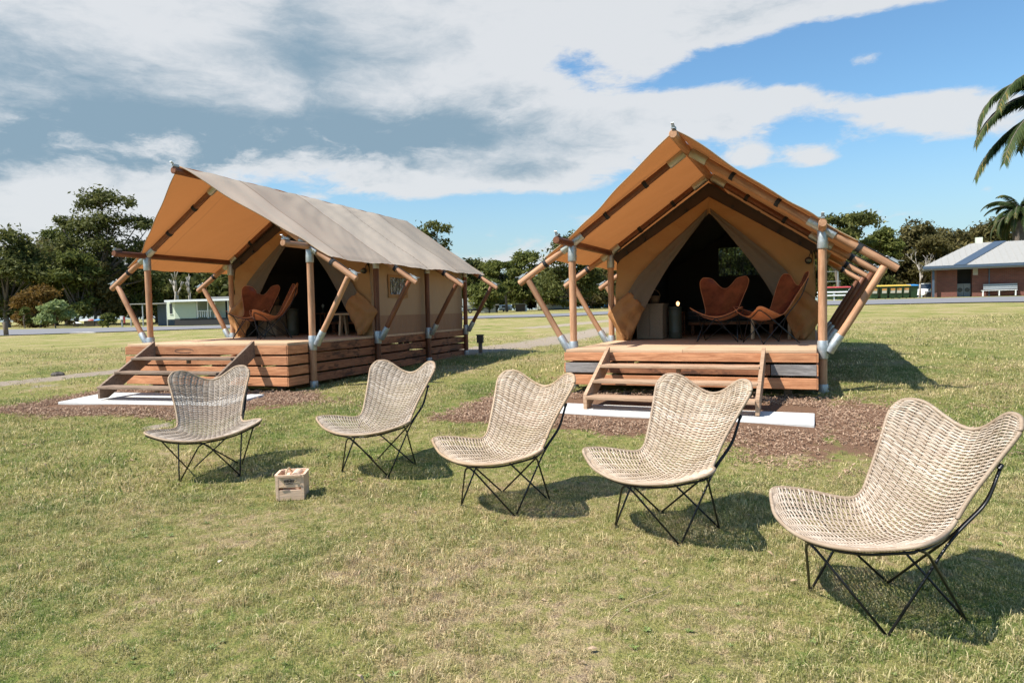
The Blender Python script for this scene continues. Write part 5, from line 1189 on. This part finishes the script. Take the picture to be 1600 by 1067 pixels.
# middle distance
b = place(741, 488, 80, 10, 'camper_trailer', 'camper trailer with a white pitched awning, behind the left tent\'s rear post', 'camper'); s = 80/F
MB().add([(-14*s, 0, 24*s), (-4*s, 0, 24*s), (13*s, 0, 13*s), (13*s, 3, 13*s), (-4*s, 3, 24*s), (-14*s, 3, 24*s), (-14*s, 0, 12*s), (-14*s, 3, 12*s)], [(0, 1, 4, 5), (1, 2, 3, 4), (0, 6, 2, 1), (5, 4, 3, 7)]).build('awning', M_white, b)
MB().cbox((0, 1.5, 9*s), (27*s, 2.4, 10*s), .1).build('trailer_body', M_grey2, b); MB().box((0, .28, 5*s), (27*s, .1, 3*s)).build('lower_skirt', M_dark, b)
for u in (-6, 8):
    wh_ = MB().tube([(u*s, .1, 3.4*s), (u*s, .35, 3.4*s)], 3.3*s, 16).build('wheel', M_tyre, b); MB().tube([(u*s, .07, 3.4*s), (u*s, .11, 3.4*s)], 1.8*s, 12).build('rim', M_galv, wh_)
b = place(764, 488, 84, 3, 'shed', 'grey flat roofed shed between the camper and the trees', 'shed', 'sheds between the tents'); s = 84/F
MB().box((-1*s, 1.5, 5.5*s), (23*s, 3, 11*s)).build('wall', M_grey2, b); MB().box((12.5*s, 1.5, 5.5*s), (3*s, 2.9, 11*s)).build('end_wall', M_dark, b); MB().box((1*s, 1.5, 12*s), (30*s, 3.6, 1.2*s)).build('roof', M_roofs, b); MB().box((-1*s, -.02, 4.8*s), (20*s, .03, .5*s)).build('roller_door_rail', M_white, b)
b = place(790, 486, 92, 0, 'caravan', 'white caravan behind thin trunks in the gap between the tents', 'caravan'); s = 92/F
MB().cbox((0, 1, 6.4*s), (20*s, 2, 9*s), .25).build('caravan_body', M_white, b); MB().box((-3*s, -.03, 8*s), (5*s, .03, 3*s)).build('window', M_glass, b); MB().box((5*s, -.03, 5.5*s), (2.6*s, .03, 6*s)).build('door', M_grey2, b)
for u in (-3, 3): MB().tube([(u*s, -.05, 1.6*s), (u*s, .2, 1.6*s)], 1.5*s, 12).build('wheel', M_tyre, b)
b = place(813, 485, 88, 0, 'shed', 'small brown shed left of the long white cabin', 'shed', 'sheds between the tents'); s = 88/F
MB().box((0, 1, 5.5*s), (15*s, 2, 11*s)).build('wall', M_brown, b)
for q in range(6): MB().box((0, -.02, (1.2+1.7*q)*s), (14.6*s, .05, 1.2*s)).build('wall_board', M_brown, b)
MB().box((-1*s, 1, 11.8*s), (20*s, 2.4, .8*s)).build('roof', M_roofs, b); MB().box((9*s, .3, 5*s), (3*s, .3, 10*s)).build('white_post_panel', M_white, b)
b = place(866, 483, 108, -4, 'cabin', 'long low white cabin with small dark windows beyond the road', 'cabin'); s = 108/F
MB().box((2*s, 2, 7.5*s), (58*s, 4, 12.5*s)).build('wall', M_white, b); MB().box((2*s, 1.9, .8*s), (56*s, 3.8, 1.6*s)).build('dark_base', M_dark, b); MB().box((2*s, 2, 14.6*s), (62*s, 4.8, 1.4*s)).build('roof', M_roofs, b)
MB().box((2*s, -.4, 13.6*s), (62*s, .1, .8*s)).build('gutter', M_grey2, b)
for u in (-18, -2, 12, 22):
    wn = MB().box((u*s, -.04, 8.6*s), (4.2*s, .08, 3.6*s)).build('window', M_glass, b); MB().box((u*s, -.08, 8.6*s), (.35*s, .06, 3.6*s)).build('window_frame', M_white, wn)
def tarp(px, w_, lb, sd):
    b = place(px, 478, 104, 0, 'covered_trailer', lb, 'covered trailer', 'blue tarpaulin covers'); s = 104/F
    MB().grid(lambda a, c: (w_*s*(a-.5)*2*(1-.05*math.sin(9*c)), 1.3-1.4*math.cos(c*3.1416), (9.5*abs(math.sin(c*3.1416))**.45+.6*math.sin(7*a+sd)+.5*math.sin(15*a+3*c))*s*(1 if .02 < a < .98 else .2)), 26, 14).build('tarpaulin', M_blue, b, True)
    for u in (-.5, .5): MB().tube([(u*w_*s, -.2, 1.2*s), (u*w_*s, .1, 1.2*s)], 1.3*s, 10).build('wheel', M_tyre, b)
tarp(932, 10, 'bright blue tarpaulin cover left of the right tent\'s second post', 1); tarp(953, 8, 'second blue tarpaulin cover, partly behind the right tent post', 3)
b = place(943, 478, 102, 0, 'marker_post', 'small white post in front of the blue tarpaulins', 'post'); MB().box((0, 0, .4), (.2, .15, .8)).build('post', M_white, b); MB().box((0, 0, .84), (.24, .2, .08)).build('post_cap', M_white, b)

# brick amenities building
Yb = 54; pA = at(1463, 463, Yb); gb = G(pA.x+3, pA.y); b = empty('brick_building', (pA.x, pA.y, gb), R_(-28), 'low red brick building with a pale metal roof at right', 'building'); b.scale = (1.06,)*3
H_ = 2.08
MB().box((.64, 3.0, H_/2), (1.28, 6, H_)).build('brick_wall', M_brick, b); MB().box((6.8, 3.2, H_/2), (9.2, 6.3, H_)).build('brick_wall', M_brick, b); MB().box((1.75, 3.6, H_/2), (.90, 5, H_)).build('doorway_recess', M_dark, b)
MB().box((-.22, -.45, H_/2), (.14, .14, H_)).build('verandah_post', M_navy, b); MB().box((2.38, .03, H_-.30), (.30, .05, .50)).build('pale_vent', M_stone2, b); MB().box((3.2, .02, H_/2), (.06, .06, H_)).build('downpipe', M_navy, b)
for k in range(2):
    o = MB().box((1.53+.43*k, .95, .48), (.41, .3, .95)).build('dryer', M_grey2, b); MB().tube([(1.53+.43*k, .78, .50), (1.53+.43*k, .80, .50)], .16, 16).build('dryer_door', M_glass, o)
e0 = H_
def roofp(u, k, dz=0.): return (u, -.9+k*4.9, e0+.14+1.85*k+dz)
X0, X1 = -.9, 12.6
def sheet(ua, ub, m, nm):
    n = max(2, int((ub-ua)/.4)); mb = MB()
    for q in range(n):
        a0, a1 = ua+(ub-ua)*q/n, ua+(ub-ua)*(q+1)/n; k0, k1 = min(1, (a0-X0)/3.4), min(1, (a1-X0)/3.4)
        mb.add([roofp(a0, 0), roofp(a1-.03, 0), roofp(a1-.03, k1), roofp(a0, k0), roofp(a1-.03, 0, .025), roofp(a1, 0, .025), roofp(a1, k1, .025), roofp(a1-.03, k1, .025)], [(0, 1, 2, 3), (4, 5, 6, 7), (1, 4, 7, 2)])
    mb.build(nm, m, b)
sheet(X0, X1, M_roofs, 'roof_sheet')
MB().add([roofp(.95, 0, .05), roofp(1.7, 0, .05), roofp(4.7, 1, .05), roofp(3.95, 1, .05)], [(0, 1, 2, 3)]).build('roof_panel', M_navy, b, label='dark band across the pale roof')
MB().add([roofp(5.2, 0, .05), roofp(5.95, 0, .05), roofp(8.95, 1, .05), roofp(8.2, 1, .05)], [(0, 1, 2, 3)]).build('roof_panel', M_navy, b, label='dark band across the pale roof')
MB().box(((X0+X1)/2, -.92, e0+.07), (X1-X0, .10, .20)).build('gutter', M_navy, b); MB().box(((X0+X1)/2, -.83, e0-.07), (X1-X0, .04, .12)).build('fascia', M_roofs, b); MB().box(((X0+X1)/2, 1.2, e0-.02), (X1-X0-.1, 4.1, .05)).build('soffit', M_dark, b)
MB().add([roofp(X0, 0), (X0, 8.5, e0+.14), roofp(2.5, 1)], [(0, 1, 2)]).build('roof_end', M_roofs, b)
MB().box((3.0, 4.2, e0+2.05), (.45, .4, .7)).build('roof_vent', M_cream, b)
bn = empty('bench_seat', (pA.x+3.95*math.cos(R_(-28))+.45*math.sin(R_(-28)), pA.y+3.95*math.sin(R_(-28))-.45*math.cos(R_(-28)), gb), R_(-28), 'long grey slatted bench against the brick wall', 'bench')
for q in range(3): MB().box((0, -.15+.15*q, .42), (2.2, .12, .04)).build('seat_slat', M_white if q == 0 else M_grey2, bn)
for q in range(3): MB().box((.1, .24+.03*q, .56+.14*q), (2.1, .04, .11)).build('back_slat', M_grey2, bn)
for u in (-1.0, 0, 1.0): MB().box((u, 0, .20), (.06, .4, .40)).build('leg', M_white, bn)
# wheelie bins
def bin_(px, lid, lb, Y=53, gr='wheelie bins along the far road', stick=True):
    r = place(px, 466, Y, -4+random.uniform(-3, 3), 'wheelie_bin', lb, 'bin', gr); s = .94
    mb = MB(); w0, w1, d0, d1, h = .24*s, .32*s, .25*s, .36*s, 1.0*s
    mb.add([(-w0, -d0, .03), (w0, -d0, .03), (w0, d0, .03), (-w0, d0, .03), (-w1, -d1, h), (w1, -d1, h), (w1, d1, h), (-w1, d1, h)], [(0, 3, 2, 1), (0, 1, 5, 4), (1, 2, 6, 5), (2, 3, 7, 6), (3, 0, 4, 7)]); mb.box((0, 0, h-.04), (w1*2+.05, d1*2+.05, .06)); mb.build('bin_body', M_bin, r)
    MB().add([(-w1-.02, -d1-.05, h+.0), (w1+.02, -d1-.05, h), (w1+.02, d1+.03, h+.03), (-w1-.02, d1+.03, h+.03), (-w1+.02, -d1, h+.07), (w1-.02, -d1, h+.07), (w1-.02, d1, h+.12), (-w1+.02, d1, h+.12)], [(0, 1, 5, 4), (1, 2, 6, 5), (2, 3, 7, 6), (3, 0, 4, 7), (4, 5, 6, 7), (3, 2, 1, 0)]).build('lid', lid, r)
    for u in (-1, 1): MB().tube([(u*.27, d0+.02, .10), (u*.31, d0+.02, .10)], .10, 12).build('wheel', M_tyre, r)
    MB().tube([(-.25, d1+.08, h-.03), (.25, d1+.08, h-.03)], .018, 6).build('handle', M_bin, r)
    if stick:
        o = MB().add([(-.17, -d0-.075, .42), (.17, -d0-.075, .42), (.17, -d0-.098, .62), (-.17, -d0-.098, .62)], [(0, 1, 2, 3)]).build('pale_sticker', M_sticker, r); MB().add([(-.17, -d0-.100, .625), (.17, -d0-.100, .625), (.17, -d0-.115, .78), (-.17, -d0-.115, .78)], [(0, 1, 2, 3)]).build('orange_sticker', M_orange, r)
for k, px in enumerate((1364, 1379, 1392, 1402, 1413)):
    bin_(px, M_yel, ('leftmost yellow lidded bin, half hidden by the brace', 'second yellow lidded bin from the left', 'middle one of the five yellow lidded bins', 'fourth yellow lidded bin from the left', 'yellow lidded bin next to the blue lidded one')[k])
bin_(1425, M_bluel, 'blue lidded bin at the right end of the row', stick=False)
for k, px in enumerate((1296, 1310, 1322)): bin_(px, M_red, ('leftmost red lidded bin just right of the tent post', 'middle red lidded bin behind the white barrier', 'red lidded bin beside the white gas tank')[k], 56, 'red lidded bins behind the white barrier', False)
t_ = place(1337, 466, 52, 0, 'gas_tank', 'rounded white gas tank behind the tent\'s right braces', 'tank'); MB().lathe([(.02, .08), (.38, .14), (.50, .32), (.50, .72), (.38, .90), (.12, .97), (.10, 1.04), (.02, 1.05)], 20).build('tank_body', M_white, t_, True)
for u in (-.3, .3): MB().box((u, 0, .06), (.08, .4, .14)).build('tank_foot', M_grey2, t_)
gr_ = place(1306, 470, 50, -3, 'guard_rail', 'white guard rail right of the right tent\'s corner post', 'guard rail')
for z in (.38, .62): MB().tube([(-1.3, 0, z), (1.3, 0, z)], .06, 8).build('rail', M_white, gr_)
for u in (-1.1, -.1, 1.0): MB().box((u, .06, .33), (.09, .09, .70)).build('rail_post', M_white, gr_)
fm = place(1303, 462, 60, 0, 'pipe_frame', 'tall pale pipe frame standing behind the red lidded bins', 'frame')
MB().tube([(.35, 0, 0), (.35, 0, 2.4), (-.9, 0, 2.4)], .035, 6).build('frame_pipe', M_galv, fm); MB().tube([(-1.2, 0, 1.55), (.6, 0, 1.55)], .03, 6).build('cross_pipe', M_galv, fm)
cr2 = place(1452, 463, 62, 10, 'parked_car', 'silver car parked left of the brick building', 'car')
MB().grid(lambda a, c: ((a-.5)*2.4*(1-.15*abs(2*c-1)), (c-.5)*1.6, .35+.45*math.sin(min(1, a*5)*1.57)*math.sin(min(1, (1-a)*5)*1.57)), 14, 6).build('car_body', M_white, cr2, True); MB().cbox((0, 0, .42), (2.3, 1.6, .40), .08).build('lower_body', M_white, cr2)
cb_ = MB().add([(-.8, -.7, .75), (.8, -.7, .75), (.8, .7, .75), (-.8, .7, .75), (-.5, -.55, 1.2), (.5, -.55, 1.2), (.5, .55, 1.2), (-.5, .55, 1.2)], [(0, 1, 5, 4), (1, 2, 6, 5), (2, 3, 7, 6), (3, 0, 4, 7)]).build('car_windows', M_glass, cr2); MB().box((0, 0, 1.22), (1.05, 1.15, .05)).build('car_roof', M_white, cr2)
for u in (-.75, .75):
    for v in (-.78, .70): MB().tube([(u, v-.06, .24), (u, v+.1, .24)], .24, 14).build('wheel', M_tyre, cr2)
